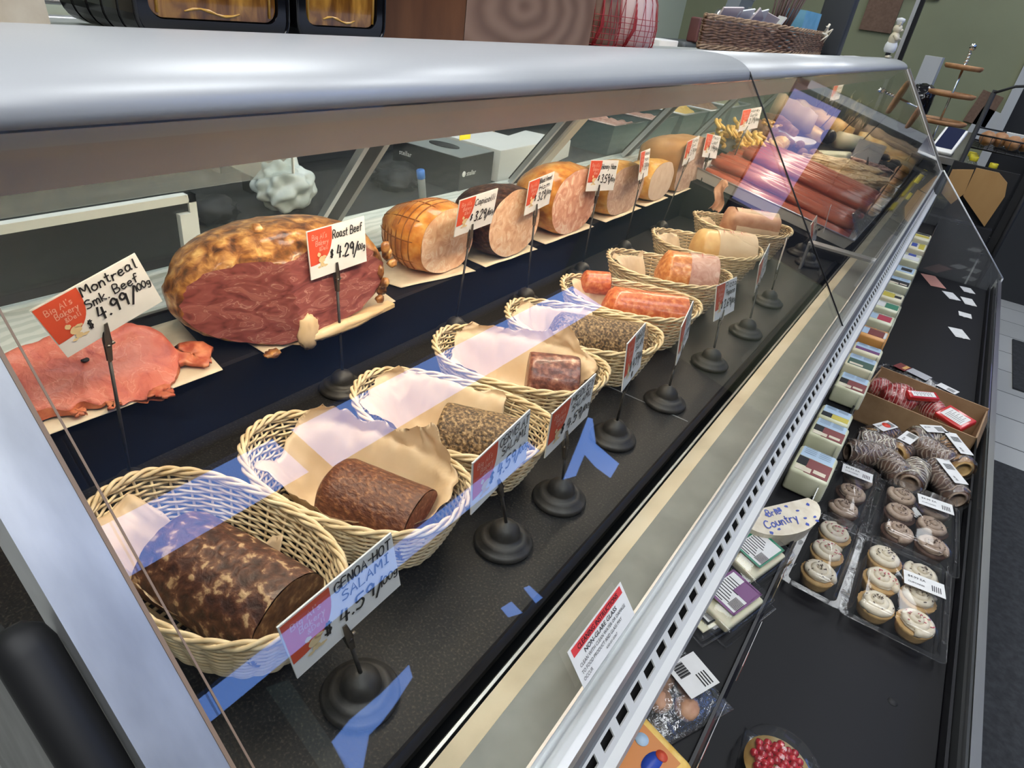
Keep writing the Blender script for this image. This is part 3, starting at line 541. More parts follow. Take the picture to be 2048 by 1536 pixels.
# 1 sliced smoked beef: a tilted ragged stack of slices
def beefstack():
    t = thing('sliced_smoked_beef', 'stack of red smoked beef slices with ragged crisp edges, nearest on the ledge', 'meat', (-.69, .27, PZ), 'meats on the back ledge')
    out = [(-.722, .178), (-.739, .210), (-.745, .242), (-.748, .267), (-.744, .294), (-.738, .319), (-.733, .343), (-.715, .361), (-.687, .365), (-.669, .358), (-.652, .344), (-.643, .33), (-.634, .32), (-.630, .311), (-.636, .301), (-.634, .297), (-.643, .286), (-.641, .275), (-.652, .266), (-.651, .255), (-.661, .243), (-.658, .23), (-.666, .217), (-.668, .201), (-.682, .185), (-.70, .172)]
    pl = lambda x, y: 1.0+.45*(-.655-x)+.004*noise.noise(V((x*22, y*22, 2)))+.003*noise.noise(V((x*60, y*60, 5)))
    c = V((-.69, .265, 0)); n = len(out)*4
    rim = []
    for i in range(len(out)):
        a = V((*out[i], 0)); b = V((*out[(i+1) % len(out)], 0)); a0 = V((*out[i-1], 0)); b1 = V((*out[(i+2) % len(out)], 0))
        for q in range(4):
            s = q/4; p = .5*((2*a)+(-a0+b)*s+(2*a0-5*a+4*b-b1)*s*s+(-a0+3*a-3*b+b1)*s**3); rim.append(p)
    rg = [rim[k]+(rim[k]-c)*(.018*noise.noise(V((k*.7, 3, 1)))) for k in range(n)]
    vs = []; fs = []
    lev = [(.04, 0), (.3, 0), (.55, 0), (.75, 0), (.88, 0), (.96, -.0005), (1, -.003)]
    for s, dz in lev:
        for k in range(n):
            p = c+(rg[k]-c)*s; vs.append((p.x, p.y, pl(p.x, p.y)+dz))
    for j in range(1, 6):   # layered edge down to the paper
        for k in range(n):
            s = (.985 if j % 2 else 1.005)+.01*noise.noise(V((k*.5, j*3.1, 0)))
            p = c+(rg[k]-c)*s; zt = pl(p.x, p.y)-.003; vs.append((p.x, p.y, max(PZ+.001, zt-(zt-PZ)*j/5*.9)))
    L_ = len(lev)+5
    for i in range(L_-1):
        for k in range(n): fs.append((i*n+k, i*n+(k+1) % n, (i+1)*n+(k+1) % n, (i+1)*n+k))
    fs.append(tuple(range(n))[::-1])
    top = MB(); top.add(vs[:n*7], [f for f in fs if max(f) < n*7]); top.build('top_slice', mt['beefcut'], t)
    ed = MB(); e_f = [tuple(i-n*6 for i in f) for f in fs if min(f) >= n*6 and len(f) == 4]; ed.add(vs[n*6:], e_f); ed.build('slice_edges', mt['beefedge'], t)
    def flap(pts, seed, name='crisp_edge'):
        m_ = len(pts); cc = V((sum(p[0] for p in pts)/m_, sum(p[1] for p in pts)/m_, 0)); vs = []; fs = []
        K = 28
        ring = []
        for k in range(K):
            f = k/K*m_; i = int(f); a = V((*pts[i % m_], 0)); b = V((*pts[(i+1) % m_], 0)); ring.append(a.lerp(b, f-i)*1+V((.0065*noise.noise(V((k*1.3, seed, 0))), .0065*noise.noise(V((k*1.3, seed, 9))), 0)))
        for s in (1, .7, .4, .1):
            for p in ring:
                q = cc+(p-cc)*s; vs.append((q.x, q.y, max(PZ+.006, pl(q.x, q.y)-.008+.005*noise.noise(q*130+V((seed, 0, 0))))))
        for s in (.1, 1):
            for p in ring:
                q = cc+(p-cc)*s; vs.append((q.x, q.y, max(PZ+.003, pl(q.x, q.y)-.013)))
        for i in range(5):
            for k in range(K): fs.append((i*K+k, i*K+(k+1) % K, (i+1)*K+(k+1) % K, (i+1)*K+k))
        for k in range(K): fs.append((k, 5*K+k, 5*K+(k+1) % K, (k+1) % K))
        MB().add(vs, fs).build(name, mt['beefedge'], t, label='darker orange crisp flap')
    flap([(-.692, .358), (-.694, .372), (-.690, .396), (-.676, .406), (-.664, .396), (-.655, .392), (-.649, .378), (-.660, .372), (-.668, .362), (-.672, .350)], 1)
    flap([(-.652, .318), (-.648, .328), (-.632, .326), (-.624, .324), (-.618, .315), (-.626, .308), (-.634, .298)], 2)
    flap([(-.655, .262), (-.650, .276), (-.640, .272), (-.638, .262)], 3); flap([(-.664, .232), (-.655, .243), (-.646, .240), (-.648, .230)], 4)
    MB().lathe([(0, .0012), (.0042, .0012), (.0042, 0)], 18, mat=Matrix.Translation((-.700, .272, pl(-.7, .272)+.0006))).build('bone_hole', mt['rubber'], t, label='small dark round hole')
beefstack()
# 2 roast beef with glazed crust: body plus two cut planes
def roast():
    t = thing('roast_beef', 'large glazed roast beef with dark red cut side and golden crust', 'meat', (-.70, .56, PZ), 'meats on the back ledge')
    n = 64; zb = PZ; mid = V((-.705, .535, zb+.062))
    b = bmesh.new(); bmesh.ops.create_icosphere(b, subdivisions=5, radius=1)
    P1 = V((-.628, .545, 0)); n1 = V((.97, .05, .14)).normalized()          # front cut
    P2 = V((-.640, .480, 0)); n2 = V((.82, -.57, .05)).normalized()     # angled left cut
    cr = []; c1 = []; c2 = []
    for v in b.verts:
        d = v.co.normalized(); k = 1+.10*noise.noise(d*1.4+V((3, 0, 0)))+.022*noise.noise(d*5)+.010*noise.noise(d*14)
        y = d.y; p = mid+V((d.x*.115, d.y*(.150 if d.y < 0 else .160), d.z*.078))*k
        v.co = p
    moved = {}
    for v in b.verts:
        p = v.co
        for Pn, nn_ in ((P1, n1), (P2, n2)):
            dd = (p-V((Pn.x, Pn.y, zb+.05))).dot(nn_)
            if dd > -.0004: p = p-nn_*max(dd, 0); moved[v.index] = 1
        p.z = max(p.z, zb+.0005); v.co = p
    def side(f):
        if not all(v.index in moved for v in f.verts): return 0
        c = f.calc_center_median()
        d1 = abs((c-V((P1.x, P1.y, zb+.05))).dot(n1)); d2 = abs((c-V((P2.x, P2.y, zb+.05))).dot(n2))
        return 1 if d1 < d2 else 2
    fs = {0: [], 1: [], 2: []}
    for f in b.faces: fs[side(f)].append([v.index for v in f.verts])
    vs = [v.co.copy() for v in b.verts]; b.free()
    def sub(fl, amp=0):
        ids = sorted({i for f in fl for i in f}); mp = {i: k for k, i in enumerate(ids)}
        return [vs[i]+V((amp*noise.noise(vs[i]*60), 0, 0)) for i in ids], [[mp[i] for i in f] for f in fl]
    for k, nm, mm in ((0, 'crust', 'crust'), (1, 'cut_face', 'rbcut'), (2, 'cut_face', 'rbcut')):
        v_, f_ = sub(fs[k], .0015 if k else 0)
        if f_: MB().add(v_, f_).build(nm, mt[mm], t)
    mb = MB()
    mb.prism([(-.652, .476, zb+.0005), (-.624, .50, zb+.0005), (-.618, .60, zb+.0005), (-.625, .68, zb+.0005), (-.64, .68, zb+.0005)], (0, 0, .006)); mb.blob((-.622, .512, zb+.016), (.008, .016, .026), sub=3, amp=.3, seed=3); mb.blob((-.620, .57, zb+.007), (.008, .07, .009), sub=3, amp=.3, seed=4)
    mb.build('fat_layer', mt['fat'], t)
    mb = MB(); rnd = random.Random(4)
    for i in range(7): mb.blob((-.628+rnd.uniform(-.01, .004), .665+rnd.uniform(-.01, .012), zb+.018+i*.014), (.006, rnd.uniform(.005, .010), rnd.uniform(.006, .011)), sub=2, amp=.5, seed=i)
    mb.blob((-.70, .50, zb+.135), (.008, .008, .010), sub=2, amp=.5, seed=20)
    mb.build('crisp_bits', mt['crust'], t)
    mb = MB()
roast()
MB().blob((-.628, .458, PZ+.0015), (.008, .011, .004), sub=3, amp=.5, fr=3).build('meat_crumb', mt['crust'], label='small crisp crumb fallen beside the roast beef', cat='crumb')
cutmeat('netted_ham', 'round orange netted ham between the roast beef and the peppered ham', -.668, .855, .070, PZ, .112, .125, 'hamrind', 'hamcut2', ysh=-.012, seed=1, bulge=1.12, lean=-.04)
cutmeat('peppered_ham', 'pale ham with a black peppered rind', -.642, 1.020, .083, PZ, .128, .12, 'blackrind', 'hamcut2', ysh=-.01, seed=2, sq=2.2, lean=-.06, bulge=1.03)
cutmeat('pink_ham', 'largest ham with a bright pink marbled cut face', -.642, 1.250, .100, PZ, .138, .13, 'hamrind', 'hamcut', ysh=-.01, seed=3, sq=2.1, lean=-.05)
cutmeat('yellow_rind_ham', 'greyish pink ham with a yellow scored rind', -.642, 1.500, .098, PZ, .116, .12, 'hamrind2', 'hamcut3', ysh=-.01, seed=4, sq=2.6, lean=-.02)
cutmeat('turkey_breast', 'small pale turkey piece with orange skin in front of the tan loaf', -.640, 1.715, .078, PZ, .100, .10, 'hamrind2', 'turkey', ysh=-.01, seed=5, sq=2.4, lean=-.03)
cutmeat('tan_meat_loaf', 'tall tan loaf with a pinkish cut face at the far end of the ledge', -.640, 1.925, .105, PZ, .142, .15, 'loafrind', 'hamcut3', ysh=-.03, seed=6, sq=4.5, bulge=1.0, amp=.02)
# net strings of the netted ham
nb = MB()
for i in range(7):
    x = -.69-i*.013; u = (i+1.6)/9.2; s = (1+.12*math.sin(PI*min(1, u*1.5)))*math.sqrt(1-u**3.2)
    pts = []
    for k in range(33):
        a = -.25*PI+1.5*PI*k/32; c, q = math.cos(a), math.sin(a); r = (abs(c)**2.3+abs(q)**2.3)**(-1/2.3)
        pts.append((x, .855-.012*u+.0705*s*r*c*1.0, max(PZ+.004, PZ+.056+.0565*s*r*q-.04*c*.056)))
    nb.tube(pts, .0011, 5)
for q_ in range(8):
    a = -.15*PI+1.3*PI*q_/7; pts = []
    for i in range(10):
        u = .12+.085*i; s = (1+.12*math.sin(PI*min(1, u*1.5)))*math.sqrt(1-u**3.2); c, q = math.cos(a), math.sin(a); r = (abs(c)**2.3+abs(q)**2.3)**(-1/2.3)
        pts.append((-.668-.125*u, .855-.012*u+.0705*s*r*c, max(PZ+.004, PZ+.056+.0565*s*r*q-.04*c*.056)))
    nb.tube(pts, .0009, 5)
nb.build('ham_netting', mt['cord'], bpy.data.objects['netted_ham'], label='elastic net cords around the rind')

# ================================================================ price signs
W_, H_ = .100, .064
def stand_base(t, x, y, z):
    MB().lathe([(.0325, 0), (.0338, .004), (.0315, .0075), (.0275, .0085), (.0270, .0112), (.0225, .0135), (.0180, .0145), (.0172, .0172), (.0158, .0230), (.0115, .0285), (.0050, .0318), (.0030, .0330), (0, .0330)], 36, mat=Matrix.Translation((x, y, z))).build('base', mt['iron'], t)
def price_sign(label, c, base, lines, seed=0, z0=.90, cat='price sign', logo=True, group='price signs on iron stands', face=None, price=None, cap=False):
    x, y, z, yaw, rx, ry = c
    t = thing('price_sign', label, cat, (base[0], base[1], z0), group)
    Mx = Matrix.Translation((x, y, z)) @ Matrix.Rotation(yaw, 4, 'Z') @ Matrix.Rotation(ry, 4, 'Y') @ Matrix.Rotation(rx, 4, 'X')
    o3 = lambda a, b, d=0: Mx @ V((d, a, b))
    U = (Mx.to_3x3() @ V((0, 1, 0))); Vv = (Mx.to_3x3() @ V((0, 0, 1))); Nn = (Mx.to_3x3() @ V((1, 0, 0)))
    stand_base(t, base[0], base[1], z0)
    # clip grips the card's lower edge; rod runs down to the base
    foot = V((base[0], base[1], z0+.030)); k = -.006
    g = o3(k, -H_/2+.013); d = (foot-o3(k, -H_/2)).normalized()
    e = g+d*.040
    MB().tube([foot, e+(foot-e)*.5, e], .0019, 8).build('rod', mt['iron'], t)
    cl = MB(); sd = U
    for off in (.0016, -.0016):
        q = Nn*off
        cl.prism([g+q-sd*.0018, g+q+sd*.0018, g+d*.018+q*1.6+sd*.0034, g+d*.026+q+sd*.0030, e+q*.8+sd*.0022, e+q*.8-sd*.0022, g+d*.026+q-sd*.0030, g+d*.018+q*1.6-sd*.0034], Nn*(.0009 if off > 0 else -.0009))
    cl.tube([g+d*.024-Nn*.003, g+d*.024+Nn*.003], .0022, 10).tube([g+d*.024+sd*.002, g+d*.024+sd*.007], .0018, 8)
    cl.build('clip', mt['steel'] if z0 > 1 else M('dark_clip', (.16, .14, .12), .35, .9), t)
    cd_ = MB().box((-.0007, -W_/2, -H_/2), (.0007, W_/2, H_/2), mat=Mx).build('card', mt['card'], t)
    if logo:
        # red corner panel with a round lower right edge, pale writing and a small cream figure
        pts = [(-W_/2+.001, H_/2-.001)]; R1, R2 = .040, .045
        for i in range(13):
            a = i/12*PI/2; pts.append((-W_/2+.001+R1*math.cos(a)**.7, H_/2-.001-R2*math.sin(a)**.8))
        MB().add([o3(a, b, .0011) for a, b in pts], [tuple(range(len(pts)))[::-1]], 0, False).build('red_panel', mt['cardred'], cd_)
        pm = MB(); hand(pm, "Big Al's", o3(-.043, .019, .0014), U, Vv, .0062, pen=.13, seed=1, width=.024); hand(pm, 'Bakery', o3(-.038, .0105, .0014), U, Vv, .0062, pen=.13, seed=2, width=.021); hand(pm, '&Deli', o3(-.033, .003, .0014), U, Vv, .005, pen=.13, seed=3, width=.014)
        pm.build('shop_name', mt['pink'], cd_)
        fg = MB()
        for (a, b, r1, r2) in ((-.030, -.009, .0055, .0045), (-.034, -.0015, .0028, .0028), (-.026, -.006, .004, .002), (-.030, -.0155, .0035, .003), (-.025, -.0175, .004, .0015), (-.035, -.018, .003, .0014)):
            pp = [o3(a+r1*math.cos(q*PI/6), b+r2*math.sin(q*PI/6)*(1+.2*math.sin(q*2.3)), .0015) for q in range(12)]; fg.add(pp, [tuple(range(12))], 0, False)
        fg.build('baker_emblem', mt['cream'], cd_)
    tx = MB()
    for s, a, b, h, w in lines: hand(tx, s, o3(a, b, .0016), U, Vv, h, width=w, pen=.17 if h < .009 else .145, seed=seed)
    if lines: tx.build('handwriting', mt['ink'], cd_)
    return t
def L3(a, b, p, cap=1):
    """two name lines, price, /100g"""
    if b: return [(a, -.008, .0205, .0088, .048), (b, -.006, .0075, .0088, .040), ('$', -.020, -.0105, .010, None), (p, -.006, -.0125, .0150, .028), ('/', .024, -.014, .014, None), ('100g', .031, -.0085, .0072, .016)]
    return [(a, -.009, .014, .0105, .052), ('$', -.016, -.010, .010, None), (p, -.004, -.014, .0165, .029), ('/', .026, -.017, .016, None), ('100g', .032, -.012, .0078, .015)]
def L3l(a, b, p):
    return [(a, -.006, .0195, .0095, .052), (b, -.002, .0065, .0095, .044), ('$', -.022, -.014, .012, None), (p, -.008, -.0155, .0145, .032), ('/', .026, -.018, .014, None), ('100g', .030, -.0135, .0078, .018)]
BX = -.612
price_sign('handwritten price card reading Montreal Smk. Beef 4.99, over the beef slices', (-.614, .263, 1.1235, -.041, .358, .154), (-.606, .252), [('Montreal', -.009, .0190, .0105, .054), ('Smk. Beef', -.012, .0045, .0095, .052), ('$', -.020, -.0165, .009, None), ('4.99', -.008, -.0140, .0150, .030), ('/', .025, -.015, .015, None), ('100g', .032, -.0060, .0078, .016)], 1)
price_sign('handwritten price card reading Roast Beef 4.29, before the crusted roast', (-.631, .573, 1.108, .02, .019, -.077), (-.61, .56), L3('Roast Beef', '', '4.29'), 2)
price_sign('handwritten price card reading Capicolli 3.29, over the netted ham', (-.625, .867, 1.106, -.014, .057, .129), (BX, .822), L3('Capicolli', '', '3.29'), 3)
price_sign('handwritten price card reading Black Forest Ham 3.29, over the peppered ham', (-.628, 1.067, 1.107, .084, .042, .041), (-.603, 1.032), L3('Black Forest', 'Ham', '3.29'), 4)
price_sign('handwritten price card reading Honey Ham 3.59, before the largest pink ham', (-.625, 1.316, 1.109, -.174, -.071, -.068), (-.601, 1.257), L3('Honey Ham', '', '3.59'), 5)
price_sign('narrow-looking price card standing before the yellow-rind ham', (-.624, 1.532, 1.109, .20, -.051, -.144), (-.608, 1.488), L3('Smoked', 'Ham', '3.49'), 6)
price_sign('price card standing before the cut face of the tan loaf', (-.626, 1.846, 1.11, .05, .073, -.012), (-.617, 1.745), L3('Turkey', 'Smk.', '3.79'), 7)
price_sign('price card beside the far tan loaf, in front of the smoked sticks', (-.623, 2.007, 1.107, -.10, -.134, -.12), (-.62, 1.99), L3('Meat', 'Loaf', '1.99'), 8)
price_sign('price card standing in the yellow cheese curls', (-.600, 2.246, 1.173, -.30, .106, -.006), (-.60, 2.18), L3('Honey', 'Garlic', '2.79'), 9, z0=1.01)
price_sign('handwritten price card reading Genoa-Hot Salami 4.59, at the nearest basket', (-.242, .223, 1.034, -.067, .168, -.037), (-.243, .241), L3l('GENOA-HOT', 'SALAMI', '4.59'), 10)
price_sign('handwritten price card reading Cervelat Salami 4.59, at the second basket', (-.252, .432, 1.041, .05, .079, -.034), (-.255, .469), L3l('CERVELAT', 'SALAMI', '4.59'), 11)
price_sign('handwritten price card reading Medley Salami 4.59, at the third basket', (-.255, .578, 1.022, .02, .086, .016), (-.246, .576), L3l('MEDLEY', 'SALAMI', '4.59'), 12)
price_sign('price card reading Hungarian Salami, at the basket with the small coarse salami', (-.253, .734, 1.041, .19, -.103, -.139), (-.256, .742), L3l('HUNGARIAN', 'SALAMI', '4.59'), 13)
price_sign('steeply turned price card by the long peppered salami', (-.246, .913, 1.017, .20, .057, -.121), (-.239, .892), L3l('GERMAN', 'SALAMI', '4.59'), 14)
price_sign('price card reading Pizza Pepperoni 2.69, by the red pepperoni basket', (-.256, 1.150, 1.000, -.05, -.067, -.241), (-.232, 1.08), L3l('Pizza', 'Pepperoni', '2.69'), 15)
price_sign('price card by the basket with the fat orange sausage', (-.253, 1.37, 1.006, .10, .20, -.129), (-.224, 1.27), L3l('Garlic', 'Sausage', '2.69'), 16)
price_sign('price card turned edge-on by the golden sausage basket', (-.246, 1.492, 1.012, .19, -.202, -.03), (-.237, 1.477), [], 17)
price_sign('price card with a bent corner in front of the steel divider', (-.25, 1.86, .986, .06, .059, -.30), (-.236, 1.86), L3l('Ham', 'Sausage', '1.99'), 18)
price_sign('price card turned edge-on before the sausage tray', (-.235, 1.90, 1.02, .135, -.12, -.10), (-.275, 1.93), [], 19)

# ================================================================ wicker baskets with liners and salamis
def bask_r(th, z, A=.126, B=.076, h=.070):
    f = .74+.26*(z/h)**.8
    c, q = math.cos(th), math.sin(th); e = 2.35; r = (abs(c)**e+abs(q)**e)**(-1/e)
    return V((A*f*r*c, B*f*r*q, z))
def make_basket():
    t = thing('wicker_basket', 'b', 'basket', (0, 0, 0), 'straw baskets of salami')
    h = .070; n = 34; m_ = n*6
    w = MB(); R_ = 19
    for k in range(R_):
        z = .004+k*(h-.006)/(R_-1); pts = []
        for i in range(m_):
            a = 2*PI*i/m_; p = bask_r(a, z); d = V((p.x, p.y, 0)).normalized()
            pts.append(p+d*.0017*math.cos(i*PI/6*1.0+(k % 2)*PI)+V((0, 0, .010*abs(math.cos(a))**3*(z/h))))
        w.tube(pts, .00150, 5, closed=True)
    w.build('woven_side', mt['straw'], t)
    s = MB()
    for i in range(n):
        a = 2*PI*i/n; s.tube([bask_r(a, z)+V((0, 0, .010*abs(math.cos(a))**3*(z/h))) for z in (.003, .02, .04, .058, h)], .0014, 5)
    s.build('stakes', mt['straw'], t)
    r = MB()
    for q in range(3):
        pts = []
        for i in range(m_):
            a = 2*PI*i/m_; p = bask_r(a, h); d = V((p.x, p.y, 0)).normalized(); ph = i/m_*2*PI*11+q*2*PI/3
            pts.append(p+d*(.0030*math.cos(ph)+.001)+V((0, 0, .0030*math.sin(ph)+.003+.010*abs(math.cos(a))**3)))
        r.tube(pts, .0021, 6, closed=True)
    r.build('braided_rim', mt['straw'], t)
    b = MB(); pts = [bask_r(2*PI*i/60, .004)*1 for i in range(60)]
    for j in range(-6, 7):
        y = j*.0082; xs = .093*math.sqrt(max(0, 1-(y/.062)**2)); b.tube([(-xs, y, .0032), (0, y, .0044), (xs, y, .0032)], .0022, 5)
    for j in range(-8, 9):
        x = j*.0105; ys = .054*math.sqrt(max(0, 1-(x/.096)**2)); b.tube([(x, -ys, .0022), (x, ys, .0022)], .002, 5)
    b.build('base_weave', mt['straw'], t)
    return t
proto = make_basket()
BK = [(-.408, .222, 6), (-.398, .383, 12), (-.394, .540, 16), (-.412, .716, 20), (-.402, .885, 22), (-.402, 1.062, 24), (-.414, 1.270, 22), (-.418, 1.508, 26), (-.412, 1.765, 28)]
BL = ['straw basket nearest the camera holding the big mould-dusted salami', 'straw basket holding the smooth brown netted salami', 'straw basket holding the short peppercorn salami', 'straw basket holding the small coarse red salami', 'straw basket holding the long peppercorn salami', 'straw basket holding the red pepperoni', 'straw basket holding the fat orange sausage', 'straw basket holding the golden wrapped sausage', 'straw basket holding the tan wrapped loaf, farthest of the baskets']
DZ = .9006
for i, (x, y, a) in enumerate(BK):
    o = proto if i == 0 else copytree(proto)
    o.location = (x, y, DZ); o.rotation_euler = (0, 0, math.radians(a)); o['label'] = BL[i]
def smooth(t): t = max(0, min(1, t)); return t*t*(3-2*t)
def liner(i, seed, ox, oy, a_, b_, rot, up, label, m='liner'):
    bx, by, ba = BK[i]; Mx = Matrix.Translation((bx, by, DZ)) @ Matrix.Rotation(math.radians(ba), 4, 'Z'); cr_, sr_ = math.cos(rot), math.sin(rot)
    rid = lambda p: 1-abs(noise.noise(p))*2
    def fn(u, v):
        p, q = (2*u-1)*a_, (2*v-1)*b_
        p += .006*noise.noise(V((u*5, v*5, seed))); q += .006*noise.noise(V((u*5, v*5, seed+9)))
        x = ox+p*cr_-q*sr_; y = oy+p*sr_+q*cr_
        r = math.hypot(x/.126, y/.076); an = math.atan2(y/.076, x/.126)
        bk = smooth(.5+(-math.cos(an)*.55+math.sin(an)*.9)*.9)
        rm = .80+.9*bk
        if r > rm: x *= rm/r; y *= rm/r; r = rm
        z = .0075+.062*smooth((r-.42)/.50)+max(0, r-.95)*up*2.2*bk
        wl = bask_r(math.atan2(y/.076, x/.126), min(.068, max(.004, z-.003))); lim = math.hypot(wl.x, wl.y)-.0055; d = math.hypot(x, y)
        k = min(1, lim/d) if d > 1e-6 else 1
        f = .0045*rid(V((x*28+seed, y*28, seed)))*smooth(r*1.6)+.0022*rid(V((x*75, y*75, seed)))
        k *= 1-.05*max(0, rid(V((x*40, y*40, seed+3))))*smooth(r)
        return Mx @ V((x*k, y*k, z+max(-.003, f)))
    return MB().grid(56, 44, fn, th=.0005).build('tissue_liner', mt[m], label=label, cat='paper', group='tissue liners in the salami baskets')
for i, a in enumerate([(-.030, -.018, .080, .052, .35, .02, 'crumpled tan tissue under the big mould-dusted salami'), (.004, .014, .104, .076, .15, .034, 'crumpled tan tissue standing up behind the netted salami'), (-.030, .008, .088, .060, .1, .03, 'crumpled tan tissue under the short peppercorn salami'), (.004, .014, .108, .074, .22, .030, 'wide tan tissue around the small coarse salami'), (-.045, .004, .072, .056, .3, .03, 'crumpled tissue under the long peppercorn salami'), (-.055, .004, .05, .045, .2, .02, 'tissue behind the red pepperoni'), (-.070, .010, .042, .038, .7, .09, 'tissue folded to a point at the back of the fat orange sausage basket'), (-.075, .008, .038, .036, .7, .07, 'tissue point at the back of the golden sausage basket'), (-.04, .0, .06, .05, .2, .02, 'tissue under the tan wrapped loaf')]):
    liner(i, i*3.7+1, *a)
def salami(i, name, label, cx, cy, r, L_, skin, cut, rot, seed=0, amp=.02, sq=1, rz=None, both=False, extra=0, tilt=0, zc=None):
    """casing along local x, flat cut end at +x"""
    bx, by, ba = BK[i]; zc = DZ+.0125+(rz or r)*1.0 if zc is None else zc
    t = thing(name, label, 'salami', (cx, cy, DZ+.010), 'salamis and sausages in the baskets')
    Mx = Matrix.Translation((cx, cy, zc)) @ Matrix.Rotation(math.radians(rot), 4, 'Z') @ Matrix.Rotation(tilt, 4, 'Y')
    n = 48; rz = rz or r; prof = []
    K = 16
    for k in range(K+1):
        u = k/K; x = -L_/2+L_*u
        e = min(1, u*L_/(r*.42)); s = math.sqrt(1-(1-e)**2)*.55+.45*e if e < 1 and not both else 1
        if k == 0 and not both: s = .12
        if both and k == 0: s = .97
        if k == K: s = .985
        prof.append((x, s))
    vs = []; fs = []
    for x, s in prof:
        for k in range(n):
            a = 2*PI*k/n; c, q = math.cos(a), math.sin(a); rr = (abs(c)**(2+extra)+abs(q)**(2+extra))**(-1/(2+extra))
            j = 1+amp*noise.noise(V((c*2+seed, q*2, x*18)))+amp*.5*noise.noise(V((c*6+seed, q*6, x*70)))
            vs.append((x, r*s*rr*c*j, rz*s*rr*q*j))
    for i_ in range(K):
        for k in range(n): fs.append((i_*n+k, (i_+1)*n+k, (i_+1)*n+(k+1) % n, i_*n+(k+1) % n))
    fs.append(tuple(range(n)))
    MB().add(vs, fs, mat=Mx).build('casing', mt[skin], t)
    end = vs[-n:]; ev = []; ef = []
    for j in range(6):
        s = 1-j/6
        for k in range(n): p = end[k]; ev.append((L_/2+.0006+.0008*noise.noise(V((p[1]*s*90, p[2]*s*90, seed))), p[1]*s*.985, p[2]*s*.985))
    ev.append((L_/2+.001, 0, 0))
    for j in range(5):
        for k in range(n): ef.append((j*n+k, j*n+(k+1) % n, (j+1)*n+(k+1) % n, (j+1)*n+k))
    for k in range(n): ef.append((5*n+k, 5*n+(k+1) % n, 6*n))
    MB().add(ev, ef, mat=Mx).build('cut_face', mt[cut], t)
    return t, Mx
salami(0, 'genoa_salami', 'thick dark brown salami dusted with white mould, nearest basket', -.388, .216, .0445, .150, 's1', 's1c', 8, 1, .05, rz=.041)
salami(1, 'netted_salami', 'smooth brown salami with fine net lines in the second basket', -.366, .374, .040, .116, 's2', 's2c', 12, 2, .02, rz=.038)
salami(2, 'peppercorn_salami', 'short salami crusted in cracked pepper, second smallest', -.352, .545, .039, .098, 'pep', 's2c', 22, 3, .04, rz=.038, both=True)
salami(3, 'coarse_salami', 'smallest piece, coarse red salami with white flecks', -.362, .728, .040, .070, 's4', 's4', 34, 4, .04, rz=.041, both=True)
salami(4, 'peppercorn_salami', 'long salami crusted in cracked pepper', -.380, .892, .040, .158, 'pep', 's2c', 32, 5, .02, rz=.041)
salami(5, 'pepperoni', 'long bright red pepperoni with a cut end', -.378, 1.080, .038, .155, 's6', 's4', 32, 6, .02)
salami(5, 'pepperoni', 'short orange pepperoni end sticking out behind the long one', -.485, 1.078, .022, .055, 's6', 's6', 40, 7, .03, zc=.972)
t7, m7 = salami(6, 'orange_sausage', 'fat orange sausage half wrapped in tissue', -.388, 1.285, .050, .110, 's7', 's7', 30, 8, .03)
t8, m8 = salami(7, 'golden_sausage', 'golden sausage half wrapped in tan tissue', -.392, 1.525, .049, .135, 's8', 's8', 34, 9, .02)
t9, m9 = salami(8, 'tan_sausage_loaf', 'tan square-sided loaf wrapped in tissue, farthest basket', -.400, 1.775, .046, .140, 's9', 's9', 30, 10, .02, extra=3, rz=.050)
def wrap(name, label, Mx, r, x0, x1, m, code, rz=None):
    rz = rz or r
    mb = MB()
    def fn(u, v):
        a = -.35*PI+1.45*PI*u; x = x0+(x1-x0)*v; return Mx @ V((x, (r+.0015)*math.cos(a)*(1+.01*noise.noise(V((u*9, v*5, 0)))), (rz+.0015)*math.sin(a)))
    o = mb.grid(24, 8, fn).build(name, mt[m], label=label, cat='paper', group='wraps on the far sausages')
    R3 = Mx.to_3x3()
    if code:
        tm = MB(); hand(tm, code, Mx @ V((x0+.012, -.012, rz+.0028)), R3 @ V((1, 0, 0)), R3 @ V((0, .8, .0)), .026, pen=.07, width=(x1-x0)*.65)
        tm.build('handwriting', mt['redink'], o)
    return o
wrap('tissue_wrap', 'tissue wrap on the right half of the fat orange sausage', m7, .050, .008, .066, 'rosy', '12')
wrap('tissue_wrap', 'tan tissue wrap on the golden sausage with handwritten letters', m8, .049, -.012, .078, 'liner', 'HLE')
wrap('tissue_wrap', 'tan tissue wrap on the farthest loaf with handwritten letters', m9, .048, -.04, .070, 'tissue', 'LEB', .053)
# torn leathery twist standing behind the farthest basket
MB().grid(12, 16, lambda u, v: (-.520+.03*u+.008*math.sin(v*6), 1.80+.035*v+.012*math.sin(u*4), .985+.075*v*(1-.5*(u-.5)**2)+.008*noise.noise(V((u*4, v*5, 0)))), th=.003).build('torn_skin', mt['s9'], label='curled strip of brown sausage skin standing behind the farthest basket', cat='sausage skin')
